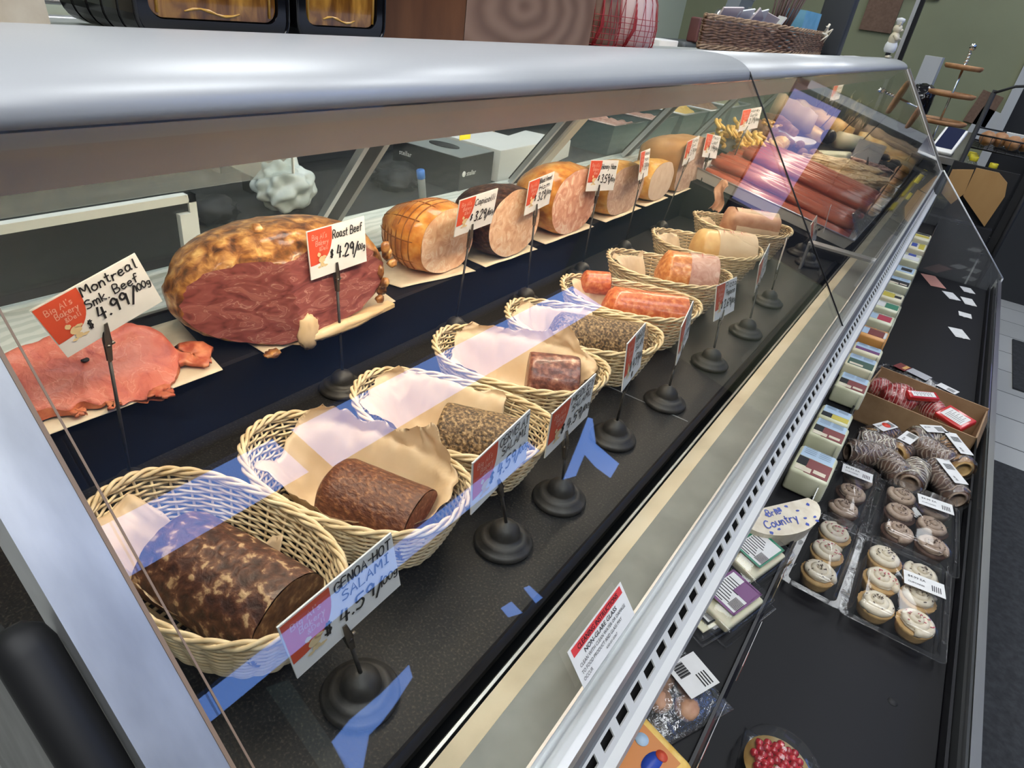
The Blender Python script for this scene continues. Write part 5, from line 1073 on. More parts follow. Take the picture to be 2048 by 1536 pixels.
def clam(label, cx, cy, rot, nx, ny, kinds, lab_at, seed, cakes):
    """clear clamshell with cupcakes: x across, y along"""
    w = nx*.068+.024; l = ny*.075+.024; h = .056
    Mx = Matrix.Translation((cx, cy, TZ)) @ Matrix.Rotation(rot, 4, 'Z')
    t = thing('cupcake_box', label, 'cupcake box', (cx, cy, TZ), 'clear cupcake boxes')
    sh = MB()
    secs = [(-.0, .001), (.004, .024), (-.005, .030), (-.007, .052), (-.016, .060)]
    ring = []
    def rr(k, z, c=.012):
        X, Y = w/2+k, l/2+k; out = []
        for sx, sy, a0 in ((1, 1, 0), (-1, 1, PI/2), (-1, -1, PI), (1, -1, 1.5*PI)):
            for q in range(5):
                a = a0+q*PI/8; out.append((sx*(X-c)+c*math.cos(a), sy*(Y-c)+c*math.sin(a), z))
        return out
    vs = []; n = 20; fs = []
    for k, z in secs: vs += rr(k, z)
    for i in range(len(secs)-1):
        for k in range(n): fs.append((i*n+k, i*n+(k+1) % n, (i+1)*n+(k+1) % n, (i+1)*n+k))
    fs += [tuple((len(secs)-1)*n+k for k in range(n))]
    sh.add(vs, fs, 0, True, Mx); sh.build('clear_shell', mt['clear'], t)
    fl = MB(); r0 = rr(.001, .026); r1 = rr(.014, .026); fl.add(r0+r1, [(k, (k+1) % n, n+(k+1) % n, n+k) for k in range(n)], 0, False, Mx)
    fl.tube([Mx @ V(p) for p in r1], .0012, 5, closed=True)
    for sx in (-1, 1):
        for j in range(ny): fl.lathe([(.004, 0), (.0045, .003), (0, .0035)], 12, mat=Mx @ Matrix.Translation((sx*(w/2+.007), -l/2+l*(j+.5)/ny, .026)))
    fl.build('flange', mt['clear'], t)
    rb = MB()
    for k in range(int(l/.005)): rb.tube([Mx @ V((w/2-.008, -l/2+.006+.005*k, .061)), Mx @ V((w/2-.002, -l/2+.006+.005*k, .052))], .0008, 4)
    rb.build('ribbed_edge', mt['clear'], t)
    if lab_at:
        a, b, lw, ll = lab_at; lb = MB().box((a-lw/2, b-ll/2, .0612), (a+lw/2, b+ll/2, .0618), mat=Mx @ Matrix.Rotation(.12, 4, 'Z')).build('label', mt['card'], t)
        pm = MB(); Mq = Mx @ Matrix.Rotation(.12, 4, 'Z'); R3 = Mq.to_3x3()
        print_on(pm, '$4.99 EA', Mq @ V((a-lw*.40, b+ll*.12, .0621)), R3 @ V((1, 0, 0)), R3 @ V((0, 1, 0)), .0065); print_on(pm, 'CUPCAKES', Mq @ V((a-lw*.40, b-ll*.25, .0621)), R3 @ V((1, 0, 0)), R3 @ V((0, 1, 0)), .0045)
        for k in range(5): pm.box((a+lw*(.18+.05*k), b-ll*.3, .0619), (a+lw*(.20+.05*k), b+ll*.1, .0622), mat=Mq)
        pm.build('print', mt['matte'], lb)
    i = 0
    for jy in range(ny):
        for jx in range(nx):
            p = Mx @ V(((jx-(nx-1)/2)*.070, (jy-(ny-1)/2)*.076, 0)); kd = kinds[i % len(kinds)]
            cupcake((cakes % (['left', 'right'][jx] if nx == 2 else 'only', ['near', 'middle', 'far'][jy]), None), p.x, p.y, *kd, seed+i); i += 1
VN = ('cake', 'icing', 'sprink'); VD = ('cake', 'icing', 'dsprink'); CHC = ('choc', 'mocha', 'dsprink')
clam('clear box of six vanilla cupcakes, nearest on the right of the tray', .228, 1.258, .03, 2, 3, [VD, VN, VN, VD, VD, VD], (.035, .01, .075, .042), 10, 'vanilla cupcake, %s column and %s row of the nearest right box')
clam('clear box of six chocolate cupcakes behind the vanilla box', .232, 1.525, .05, 2, 3, [CHC]*6, (.035, .055, .075, .042), 30, 'chocolate cupcake, %s column and %s row of the box behind the vanilla one')
clam('clear box of vanilla cupcakes in a single row beside the shelf edge', .085, 1.262, -.02, 1, 3, [VD, VN, VN], None, 50, 'vanilla cupcake in the %s column and %s place of the narrow left box')
clam('clear box of chocolate cupcakes in a single row beyond the narrow vanilla box', .088, 1.520, -.04, 1, 3, [CHC]*3, (.0, .055, .07, .04), 60, 'chocolate cupcake in the %s column and %s place of the narrow left box')
# pile of wrapped rolls
RL = [(.085, 1.79, .036, 30, 'roll', 1, 'dark wrapped roll behind the narrow chocolate box'), (.105, 1.95, .040, 62, 'gingerr', 2, 'golden wrapped roll with a red round sticker'), (.165, 1.93, .040, 75, 'gingerr', 3, 'golden wrapped roll right of the stickered one'), (.215, 2.02, .050, 40, 'roll', 4, 'dark glossy roll with a white label, at the box corner'), (.235, 1.93, .060, -30, 'roll', 5, 'dark glossy roll in the middle of the heap'), (.275, 1.98, .060, 118, 'gingerr', 6, 'long light roll with a white barcode label by the plexiglass'), (.155, 1.78, .036, -50, 'roll', 7, 'dark foil-glinting roll left of centre in the heap'), (.205, 1.78, .045, 85, 'roll', 8, 'dark round roll behind the chocolate cupcakes'), (.275, 1.82, .045, 120, 'roll', 9, 'dark long roll with a white label by the plexiglass'), (.10, 1.88, .036, 10, 'roll', 10, 'dark roll tucked under the stickered golden one')]
for j, (x, y, z, a, m_, sd, lb_) in enumerate(RL):
    y = 1.715+(y-1.78)*.80
    t = thing('wrapped_roll', lb_, 'cake roll', (x, y, TZ), 'wrapped cake rolls')
    L_ = .044 if j not in (5, 8) else .066; r = .033; z = TZ+r+.004 if z < .05 else TZ+r+.022
    Mq = Matrix.Translation((x, y, z)) @ Matrix.Rotation(math.radians(a), 4, 'Z')
    MB().tube([Mq @ V((-L_+2*L_*q/12, 0, 0)) for q in range(13)], [r*(.80 if q in (0, 12) else .94 if q in (1, 11) else 1+.03*math.sin(q*2.3+j)) for q in range(13)], 24).build('cake', mt[m_], t)
    dz = MB(); rr_ = random.Random(j)
    for q in range(9):
        x0_ = -L_*.85+1.7*L_*q/8; dz.tube([Mq @ V((x0_+.006*math.sin(w_*1.7+q), (r+.0012)*math.cos(-.2+w_*.36), (r+.0012)*math.sin(-.2+w_*.36))) for w_ in range(11)], [.0014+.0010*rr_.random() for _ in range(11)], 5)
    dz.build('icing_drizzle', mt['icing' if m_ == 'roll' and j % 2 else 'choc' if m_ == 'gingerr' else 'mocha'], t)
    for sx_ in (-1, 1): MB().lathe([(r*.78, 0), (r*.5, .002), (r*.52, .001), (r*.25, .003), (0, .001)], 20, mat=Mq @ Matrix.Translation((sx_*L_, 0, 0)) @ Matrix.Rotation(sx_*PI/2, 4, 'Y')).build('swirl_end', mt['cake' if m_ == 'gingerr' else 'mocha'], t)
    MB().grid(24, 28, lambda u, v: Mq @ V(((-L_-.006+(2*L_+.012)*u), (r+.0035+.0030*noise.noise(V((u*7, v*14, j))))*math.cos(v*2*PI)*(1 if .08 < u < .92 else .85), (r+.0035+.0030*noise.noise(V((u*7, v*14, j))))*math.sin(v*2*PI)*(1 if .08 < u < .92 else .85)))).build('cling_wrap', mt['film'], t)
    if j in (1, 3, 5, 8, 2):
        lb = MB().box((-L_*.75, -.018, r+.0045), (L_*.75, .016, r+.0052), mat=Mq).build('label', mt['card'], t)
        pm = MB(); R3 = Mq.to_3x3(); print_on(pm, '$5.99', Mq @ V((-L_*.6, .002, r+.0055)), R3 @ V((1, 0, 0)), R3 @ V((0, 1, 0)), .006)
        for k in range(8): pm.box((L_*.1+.003*k, -.013, r+.0053), (L_*.1+.003*k+.0013, .008, r+.0056), mat=Mq)
        pm.build('print', mt['matte'], lb)
    if j == 1: MB().lathe([(0, .0012), (.011, .0012), (.011, 0)], 20, mat=Mq @ Matrix.Translation((.004, 0, r+.0054))).build('round_sticker', M('red_sticker', (.80, .07, .04), .4), t)
# cardboard box with netted sausages
t = thing('cardboard_box', 'open cardboard box across the lower tray', 'box', (.18, 2.06, TZ))
Mq = Matrix.Translation((.178, 2.060, TZ)) @ Matrix.Rotation(-.10, 4, 'Z')
bx = MB(); X, Y_, H = .150, .105, .095
for q in (((-X, -Y_, 0), (X, Y_, .004)), ((-X, -Y_, 0), (X, -Y_+.004, H)), ((-X, Y_-.004, 0), (X, Y_, H+.008)), ((-X, -Y_, 0), (-X+.004, Y_, H)), ((X-.004, -Y_, 0), (X, Y_, H))): bx.box(*q, mat=Mq)
bx.build('box_walls', mt['kraft'], t)
MB().add([Mq @ V(p) for p in ((X, -Y_, H), (X, Y_, H), (X+.012, Y_, H-.03), (X+.012, -Y_, H-.03))], [(0, 1, 2, 3)], 0, False).build('side_flap', mt['kraft'], t)
def netbag(label, x, y, z, r, a, sd):
    t = thing('netted_sausage', label, 'sausage', (x, y, z-r[2]), 'packs in the cardboard box')
    Mq = Matrix.Translation((x, y, z)) @ Matrix.Rotation(a, 4, 'Z')
    MB().blob((0, 0, 0), r, sub=4, amp=.12, seed=sd, mat=Mq).build('sausage', mt['chorizo'], t)
    nb = MB()
    for q in range(9):
        u = -.8+1.6*q/8; s = math.sqrt(1-u*u); nb.tube([(Mq @ V((r[0]*u, r[1]*s*1.03*math.cos(b*PI/10), r[2]*s*1.03*math.sin(b*PI/10)))) for b in range(20)], .0010, 4, closed=True)
    nb.build('netting', mt['pinkwax'], t)
netbag('small pink netted sausage at the left end of the cardboard box', .060, 2.085, .545, (.035, .030, .030), .3, 1)
netbag('big red netted sausage in the cardboard box', .115, 2.06, .548, (.052, .045, .040), .2, 2)
netbag('grey-red netted sausage end behind the red ticket in the box', .205, 2.085, .540, (.040, .028, .030), -.6, 3)
def redpack(label, x, y, z, a, b, w, l):
    t = thing('red_ticket_pack', label, 'pack', (x, y, z-.01), 'packs in the cardboard box')
    Mq = Matrix.Translation((x, y, z)) @ Matrix.Rotation(a, 4, 'Z') @ Matrix.Rotation(b, 4, 'Y')
    MB().box((-w/2, -l/2, -.008), (w/2, l/2, .008), bev=.004, mat=Mq).build('pack', mt['redfoil'], t)
    lb = MB().box((-w*.32, -l*.38, .0082), (w*.32, l*.38, .0088), mat=Mq).build('label', mt['card'], t)
    pm = MB()
    for k in range(10): pm.box((-w*.25, -l*.3+k*l*.06, .0089), (w*(.05+.2*((k*3) % 2)), -l*.3+k*l*.06+.001, .0092), mat=Mq)
    pm.build('print', mt['matte'], lb)
redpack('red edged ticket lying over the netted sausages', .165, 2.055, .578, -.9, .25, .030, .095)
redpack('red pack with a white barcode label at the right end of the box', .262, 2.04, .555, 1.0, -.35, .06, .085)
# vacuum pack of sausage behind the box
t = thing('vacuum_sausage_pack', 'long clear vacuum pack of peppered sausage behind the cardboard box', 'meat pack', (.18, 2.36, TZ))
Mq = Matrix.Translation((.180, 2.360, TZ+.004)) @ Matrix.Rotation(-.36, 4, 'Z')
MB().blob((0, 0, .020), (.125, .032, .019), sub=4, amp=.1, mat=Mq).build('sausage', N('pepper_sausage', [(.42, (.012, .011, .012)), (.55, (.08, .075, .08)), (.68, (.55, .54, .55))], 70, .3, .6, coat=.5), t)
MB().grid(30, 14, lambda u, v: Mq @ V((-.165+.33*u, -.058+.116*v, .002+.040*math.sin(PI*min(1, max(0, (u-.08)/.84)))**.4*math.sin(PI*v)**.8+.004*noise.noise(V((u*14, v*6, 2))))), th=.0006).build('vacuum_film', mt['film'], t)
MB().box((-.105, -.026, .0385), (-.065, .026, .0395), mat=Mq).build('front_label', mt['maroon'], t); MB().box((-.082, -.014, .0397), (-.070, .022, .0402), mat=Mq).build('gold_panel', mt['hamrind2'], t)
MB().box((-.062, -.024, .0420), (.005, .022, .0425), mat=Mq).build('grey_label', M('grey_label', (.42, .42, .43), .5), t)
lb = MB().box((.035, -.016, .040), (.095, .020, .0406), mat=Mq).build('price_label', mt['card'], t); pm = MB()
for k in range(9): pm.box((.065+.0026*k, -.010, .0408), (.065+.0026*k+.0012, .010, .0411), mat=Mq)
pm.build('print', mt['matte'], lb)
# tart
t = thing('berry_tart_box', 'clear domed box with a red berry tart at the bottom edge', 'tart box', (.125, .735, TZ))
MB().lathe([(0, .003), (.040, .003), (.048, .018), (.050, .021)], 36, mat=Matrix.Translation((.125, .735, TZ))).build('tart_shell', mt['pastry'], t)
mb = MB()
for j in range(46):
    a_ = j*2.4; r_ = .040*math.sqrt((j+.5)/46); mb.blob((.125+r_*math.cos(a_), .735+r_*math.sin(a_), TZ+.024+.004*math.cos(r_*30)), .0064, sub=2, amp=.1, seed=j)
tb_ = mb.build('berry_topping', mt['berry'], t, kind='stuff')
MB().lathe([(.062, .002), (.064, .018), (.058, .040), (.046, .050), (0, .052)], 36, mat=Matrix.Translation((.125, .735, TZ)), closed=False).build('clear_dome', mt['clear'], t)
MB().lathe([(.058, .0015), (.074, .0015), (.075, .003), (.062, .004)], 4, mat=Matrix.Translation((.125, .735, TZ)) @ Matrix.Rotation(.9, 4, 'Z')).build('flange', mt['clear'], t)
MB().box((.155, .690, TZ+.0045), (.190, .712, TZ+.0055)).build('label', mt['card'], t)
# paper scraps
for j, (px_, py_, w, l, a) in enumerate([(.254, 3.06, .055, .10, .35), (.264, 3.33, .05, .06, .1), (.268, 3.55, .05, .10, .25), (.195, 3.56, .05, .10, .4), (.255, 3.74, .05, .08, .3)]):
    Mq = Matrix.Translation((px_, py_, TZ+.0008)) @ Matrix.Rotation(a, 4, 'Z')
    MB().box((-w/2, -l/2, 0), (w/2, l/2, .0008), mat=Mq).box((-w/2, -l/2, .00085), (0, -l*.1, .0014), mat=Mq @ Matrix.Rotation(.5, 4, 'Z')).build('torn_label', mt['card'], label=['torn white label stuck on the tray, nearest of the scraps', 'small white label scrap beyond the nearest one', 'white label scrap right of the pair', 'white label scrap left of the pair', 'farthest white label scrap on the tray'][j], cat='label scrap', group='label scraps on the lower tray')
MB().box((-.025, -.09, 0), (.045, .09, .001), mat=Matrix.Translation((.095, 3.72, TZ+.0008)) @ Matrix.Rotation(.35, 4, 'Z'), bev=.0004).build('pink_tag', M('pink_tag', (.62, .30, .24), .5), label='pink rounded tag lying on the far part of the lower tray', cat='tag')
# cleaning sticker inside the glass
st = MB(); A0 = V((-.0850, .3255, .9630)); SU = V((0, 1, 0)); SV = gd; off = nr*.0012
So = V((-.084, .325, .966)); 
stk = MB().prism([So+off, So+SU*.094+off, So+SU*.094+SV*.034+off, So+SV*.034+off], nr*.0003).build('cleaning_sticker', mt['card'], label='white sticker reading Cleaning Instructions at the foot of the glass', cat='sticker')
MB().prism([So+nr*.0017+SU*.004+SV*.0255, So+nr*.0017+SU*.090+SV*.0255, So+nr*.0017+SU*.090+SV*.0325, So+nr*.0017+SU*.004+SV*.0325], nr*.0001).build('red_band', M('sticker_red', (.70, .06, .06), .4), stk)
pm = MB(); q = nr*.0021
print_on(pm, 'CLEANING INSTRUCTIONS', So+q+SU*.012+SV*.0270, SU, SV, .0042, width=.070)
print_on(pm, 'NON-GLARE GLASS', So+q+SU*.018+SV*.0200, SU, SV, .0040, width=.056)
print_on(pm, 'CLEAN WITH CLEAN WATER OR DAMAGE', So+q+SU*.006+SV*.0145, SU, SV, .0032, width=.080, bold=0)
print_on(pm, 'TO FOOD PRODUCT AND GLASS MAY', So+q+SU*.005+SV*.0090, SU, SV, .0032, width=.070, bold=0)
print_on(pm, 'OCCUR', So+q+SU*.004+SV*.0038, SU, SV, .0032, width=.014, bold=0)
print_on(pm, '430-01-0367', So+q+SU*.042+SV*.0038, SU, SV, .0024, width=.020, bold=0)
pm.build('print', mt['ink'], stk)
# ================================================================ things standing on the top shelf of the case
TP = 1.3535
def sq_ring(cx, cy, w, h, c, n=6):
    out = []
    for sy, sz, a0 in ((1, 1, 0), (-1, 1, PI/2), (-1, -1, PI), (1, -1, 1.5*PI)):
        for q in range(n+1):
            a = a0+q*PI/2/n; out.append((cx+sy*(w/2-c)+c*math.cos(a), cy+sz*(h/2-c)+c*math.sin(a)))
    return out
def flask(label, x, y, w, depth, hh=.18):
    """square amber bottle in a glossy black frame; front face looks at +x"""
    t = thing('amber_bottle', label, 'bottle', (x-depth/2, y, TP+.0005), 'black framed amber bottles on the case')
    o = sq_ring(y, TP+.0006+hh/2, w, hh, .020); i_ = sq_ring(y, TP+.0006+hh/2+.004, w-.026, hh-.026, .012); n = len(o)
    vs = [(x, a, b) for a, b in o]+[(x+.0, a, b) for a, b in i_]+[(x-depth, a, b) for a, b in o]+[(x-depth, a, b) for a, b in i_]
    fs = []
    for k in range(n):
        j = (k+1) % n; fs += [(k, j, n+j, n+k), (2*n+j, 2*n+k, 3*n+k, 3*n+j), (j, k, 2*n+k, 2*n+j), (n+k, n+j, 3*n+j, 3*n+k)]
    mb = MB().add(vs, fs, 0, False); mb.tube([(x, a, b) for a, b in sq_ring(y, TP+.0006+hh/2, w-.004, hh-.004, .019)], .002, 6, closed=True)
    mb.build('black_frame', M('gloss_black', (.004, .004, .005), .12) if 'gloss_black' not in bpy.data.materials else bpy.data.materials['gloss_black'], t)
    g = MB(); b = sq_ring(y, TP+.0006+hh/2+.004, w-.028, hh-.028, .012)
    g.prism([(x-.003, p, q) for p, q in b], (-(depth-.006), 0, 0)); g.build('amber_glass', mt['amber'], t)
    g = MB()
    for k in (0, 4): g.tube([(x-.0025, y-w*.36+w*.18*k, TP+.022), (x-.003, y-w*.36+w*.18*k+.003, TP+hh*.8)], [.0012, .0016], 6)
    g.tube([(x-.0028, y-w*.2+w*.05*k, TP+.024+.0025*math.sin(k*.9)) for k in range(8)], [.0006, .0012, .0008, .0016, .0008, .0014, .001, .0005], 6)
    g.build('glass_facets', M('amber_bright', (.75, .40, .06), .1, coat=.8) if 'amber_bright' not in bpy.data.materials else bpy.data.materials['amber_bright'], t)
    return t
for k in range(5):
    flask(['nearest of the left row of amber bottles', 'second of the left row of amber bottles', 'third of the left row of amber bottles', 'fourth of the left row of amber bottles', 'rearmost of the left row of amber bottles'][k], -.575-.024*k, .390, .150, .020)
for k in range(4):
    flask(['nearest of the right row of amber bottles, beside the wooden crate', 'second of the right row of amber bottles', 'third of the right row of amber bottles', 'rearmost of the right row of amber bottles'][k], -.580-.024*k, .537, .122, .020)
# paper bag left, steel rack pieces behind
t = thing('paper_bag', 'pale brown paper bag at the top left corner', 'bag', (-.64, .17, TP))
MB().prism([(-.60, .07, TP+.0005), (-.60, .265, TP+.0005), (-.70, .265, TP+.0005), (-.70, .07, TP+.0005)], (0, -.01, .16)).build('bag_body', mt['bread'] if False else mt['paper'], t)
# wooden crate
t = thing('wooden_crate', 'walnut crate with a swirling oval grain on its front', 'crate', (-.66, .86, TP))
z0 = TP+.0005
MB().prism([(-.566, .722, z0), (-.594, 1.098, z0), (-.606, 1.096, z0), (-.578, .732, z0)], (0, 0, .16)).build('front_board', mt['wood'], t, origin=None)
MB().prism([(-.5665, .7215, z0), (-.5785, .7315, z0), (-.640, .648, z0), (-.628, .640, z0)], (0, 0, .16)).build('side_board', mt['wood2'], t)
MB().prism([(-.580, .735, z0), (-.606, 1.095, z0), (-.70, 1.08, z0), (-.655, .66, z0)], (0, 0, .010)).build('bottom_board', mt['wood2'], t)
# red net bags
def net_bag(label, x, y, r, body, zt, seed):
    t = thing('red_net_bag', label, 'net bag', (x, y, TP), 'red net bags on the case')
    prof = [(r*.86, 0), (r*.98, .012), (r, .04), (r*.9, .08), (r*.62, .12), (r*.35, .16)]
    MB().lathe([(a*.94, b+.003) for a, b in prof], 24, mat=Matrix.Translation((x, y, TP))).build('contents', mt[body], t)
    nb = MB()
    for k in range(20):
        a = 2*PI*k/20; nb.tube([(x+q*math.cos(a+b*2), y+q*math.sin(a+b*2), TP+b+.002) for q, b in prof], .0006, 4)
        nb.tube([(x+q*math.cos(a-b*2), y+q*math.sin(a-b*2), TP+b+.002) for q, b in prof], .0006, 4)
    for b in (.002, .011, .020, .029, .038, .047, .056): nb.tube([(x+r*1.01*math.cos(q*PI/12), y+r*1.01*math.sin(q*PI/12), TP+b) for q in range(24)], .0006, 4, closed=True)
    for q in range(3): nb.tube([(x+r*.55, y-r*.85+.004*q, TP+.004), (x+r*.75, y-r*.75+.004*q, TP+.04), (x+r*.5, y-r*.35+.003*q, TP+.12)], .0014, 4)
    nb.build('net', mt['rednet'], t)
net_bag('red net bag holding a brown jar, beside the wooden crate', -.625, 1.155, .050, 'wood', .1, 1)
net_bag('red net bag holding white garlic', -.635, 1.290, .068, 'pinkwax', .1, 2)
MB().box((-.68, 1.10, TP+.0002), (-.58, 1.37, TP+.0035)).build('red_base_board', M('dark_red', (.16, .02, .02), .5), bpy.data.objects['red_net_bag'])
# dark wicker basket with napkins
t = thing('dark_wicker_basket', 'long dark brown wicker basket of napkins on top of the case', 'basket', (-.68, 2.4, TP))
PB = [V((-.700, 1.905, 0)), V((-.620, 2.56, 0)), V((-.660, 3.22, 0)), V((-.78, 3.15, 0)), V((-.76, 2.06, 0))]
def along(s):
    n_ = len(PB); L_ = [(PB[(i+1) % n_]-PB[i]).length for i in range(n_)]; T_ = sum(L_); d = s*T_
    for i in range(n_):
        if d <= L_[i]: return PB[i].lerp(PB[(i+1) % n_], d/L_[i])
        d -= L_[i]
    return PB[0]
w = MB(); NS = 64
cc = V((-.705, 2.5, 0))
for k in range(9):
    z = TP+.014+.0066*k; pts = []
    for i in range(NS*4):
        p = along(i/(NS*4)); d = (p-cc).normalized(); pts.append(p+d*(.0042*math.cos(i*PI/4+(k % 2)*PI)+.0006*k)+V((0, 0, z+.0015*math.sin(i*.7+k))))
    w.tube(pts, .0036, 6, closed=True)
w.build('woven_side', mt['wick'], t)
r = MB()
for q in range(3):
    for zz, am in ((TP+.006, .005), (TP+.078, .004)):
        pts = []
        for i in range(NS*4):
            p = along(i/(NS*4)); d = (p-cc).normalized(); ph = i*PI/8+q*2*PI/3; pts.append(p+d*(am*math.cos(ph))+V((0, 0, zz+am*math.sin(ph))))
        r.tube(pts, .0034, 6, closed=True)
r.build('braided_rim', N('wicker_rim', [(.3, (.20, .10, .05)), (.7, (.50, .32, .17))], 50, .5, .2), t)
MB().prism([p+V((0, 0, TP+.004)) for p in PB], (0, 0, .006)).build('basket_floor', mt['wick'], t)
rnd = random.Random(3)
for k in range(7):
    y = 2.02+.085*k; Mq = Matrix.Translation((-.715+.012*(k % 3), y+.09, TP+.062)) @ Matrix.Rotation(rnd.uniform(-.5, .5), 4, 'Z') @ Matrix.Rotation(rnd.uniform(-.3, .4), 4, 'X') @ Matrix.Rotation(-1.1, 4, 'Y')
    MB().box((-.020, -.050, 0), (.050, .050, .005), mat=Mq).build('paper_napkin', mt['white'] if k % 2 else M('pinkish_napkin', (.72, .62, .60), .6), label='folded pale paper napkin sticking out of the dark wicker basket', cat='napkin', group='napkins in the dark basket')
for k in range(26):
    a = k*2.4; r_ = .022*math.sqrt(k/26); MB().tube([(-.700+r_*math.cos(a), 2.60+r_*math.sin(a), TP+.012), (-.700+r_*2.4*math.cos(a)+.01, 2.66+r_*3.4*math.sin(a), TP+.19)], .0033, 6).build('coffee_stirrer', mt['straws'], label='dark brown stirrer in the bundle standing in the wicker basket', cat='stirrer', group='bundle of dark stirrers')
MB().box((-.735, 2.80, TP+.012), (-.665, 3.05, TP+.140)).build('blue_carton', mt['ltblue'], label='mottled light blue carton standing in the wicker basket', cat='carton')
mb = MB()
for k in range(6):
    mb.tube([(-.618, 2.95, TP+.07), (-.612+.004*k, 2.95+.03*math.cos(k), TP+.09+.02*math.sin(k*1.3)), (-.610, 2.95+.06*math.cos(k), TP+.075+.03*math.sin(k))], [.003, .005, .001], 6)
mb.build('ribbon_bow', mt['icing'], label='pale ribbon bow tied on the end of the wicker basket', cat='ribbon')
MB().box((-.72, 3.26, TP+.0005), (-.60, 3.34, TP+.30), bev=.01, mat=None).build('dark_stand', M('slate_board', (.035, .038, .042), .6), label='dark slate-coloured upright stand at the right end of the wicker basket', cat='stand')
# white cable and small objects on the far end of the shelf
MB().tube([(-.60, 3.42, TP+.004), (-.59, 3.60, TP+.006), (-.56, 3.74, TP+.006)], .005, 8).build('marker_pen', mt['card'], label='white marker lying on the shelf between the dark stand and the figurine', cat='pen')
# piglet chef figurine
fx_, fy_, fz_ = -.470, 3.70, 1.3725
t = thing('chef_figurine', 'small cream porcelain animal chef figurine at the far end of the case', 'figurine', (fx_, fy_, fz_))
b = MB(); b.blob((fx_, fy_, fz_+.078), (.022, .026, .032), sub=3, amp=.06); b.blob((fx_, fy_, fz_+.120), (.019, .020, .019), sub=3, amp=.05); b.blob((fx_+.018, fy_, fz_+.116), (.008, .008, .006), sub=2)
for s in (-1, 1):
    b.blob((fx_+.006, fy_+.015*s, fz_+.138), (.004, .006, .010), sub=2); b.tube([(fx_, fy_+.022*s, fz_+.095), (fx_+.014, fy_+.028*s, fz_+.082), (fx_+.024, fy_+.012*s, fz_+.080)], [.008, .007, .006], 8)
b.build('body', mt['tan'], t)
b = MB(); b.lathe([(.020, 0), (.026, .012), (.026, .03), (.020, .045)], 20, mat=Matrix.Translation((fx_, fy_, fz_+.024))); b.build('white_apron', mt['white'], t)
b = MB()
for s in (-1, 1): b.tube([(fx_, fy_+.011*s, fz_+.012), (fx_, fy_+.011*s, fz_+.034)], .009, 10)
b.build('dark_trousers', mt['matte'], t)
b = MB()
for s in (-1, 1): b.blob((fx_+.005, fy_+.013*s, fz_+.0075), (.013, .010, .0075), sub=3)
b.build('feet', mt['tan'], t)
b = MB(); b.lathe([(.013, 0), (.014, .010), (.019, .016), (.017, .026), (0, .030)], 16, mat=Matrix.Translation((fx_, fy_, fz_+.134))); b.build('chef_hat', mt['white'], t)
MB().blob((fx_-.004, fy_+.030, fz_+.105), (.006, .009, .011), sub=2).build('red_scarf', mt['crimson'], t)

# ================================================================ behind the counter
struct(MB().box((XB, YN, .05), (XB+.02, YF, .98)), 'baseboard_back', mt['walld'])
t = thing('work_counter', 'dark work counter behind the display case', 'counter', (-1.35, 2.2, 0))
MB().box((-1.75, .3, .88), (-1.30, 4.6, .92)).build('counter_top', mt['ledge'], t); MB().box((-1.73, .32, .0), (-1.34, 4.58, .88)).build('cabinet_body', mt['matte'], t)
MB().box((-1.28, .10, .955), (-.9855, 3.8, .984)).build('rear_shelf', mt['matte'], case)
t = thing('grey_panel_cabinet', 'pale grey cabinet panel standing behind the rear doors', 'cabinet', (-1.6, 1.35, .921))
MB().box((-1.70, 1.02, .9215), (-1.56, 1.66, 1.45)).build('panel', M('warm_grey_panel', (.36, .33, .29), .5), t)
MB().box((-1.5595, 1.02, .9215), (-1.552, 1.66, .985)).build('dark_kick_strip', mt['walld'], t)
t = thing('paper_chute', 'pale slanted chute behind the near rear door', 'chute', (-1.25, .95, .9845))
MB().prism([(-1.20, .72, 1.10), (-1.20, .90, 1.00), (-1.20, .99, 1.06), (-1.20, .98, 1.16)], (-.05, 0, 0)).build('chute_panel', M('warm_pale', (.42, .38, .33), .5), t)
MB().box((-1.24, .86, .9845), (-1.21, .90, 1.03)).build('chute_foot', mt['matte'], t)
MB().blob((-1.10, .86, 1.028), (.045, .06, .050), sub=5, amp=.38, fr=2.6, seed=2).build('crumpled_bag', mt['bag'], label='crumpled white plastic bag behind the roast beef', cat='bag')
for k in range(5):
    MB().blob((-1.12+.03*(k % 2), .50+.10*k if k < 3 else 1.02+.05*k, 1.003+.0*k), (.05, .05, .024), sub=3, amp=.5, seed=k+60).build('dark_bag', mt['rubber'], label='crumpled black bag on the shelf behind the rear doors', cat='bag', group='crumpled black bags')
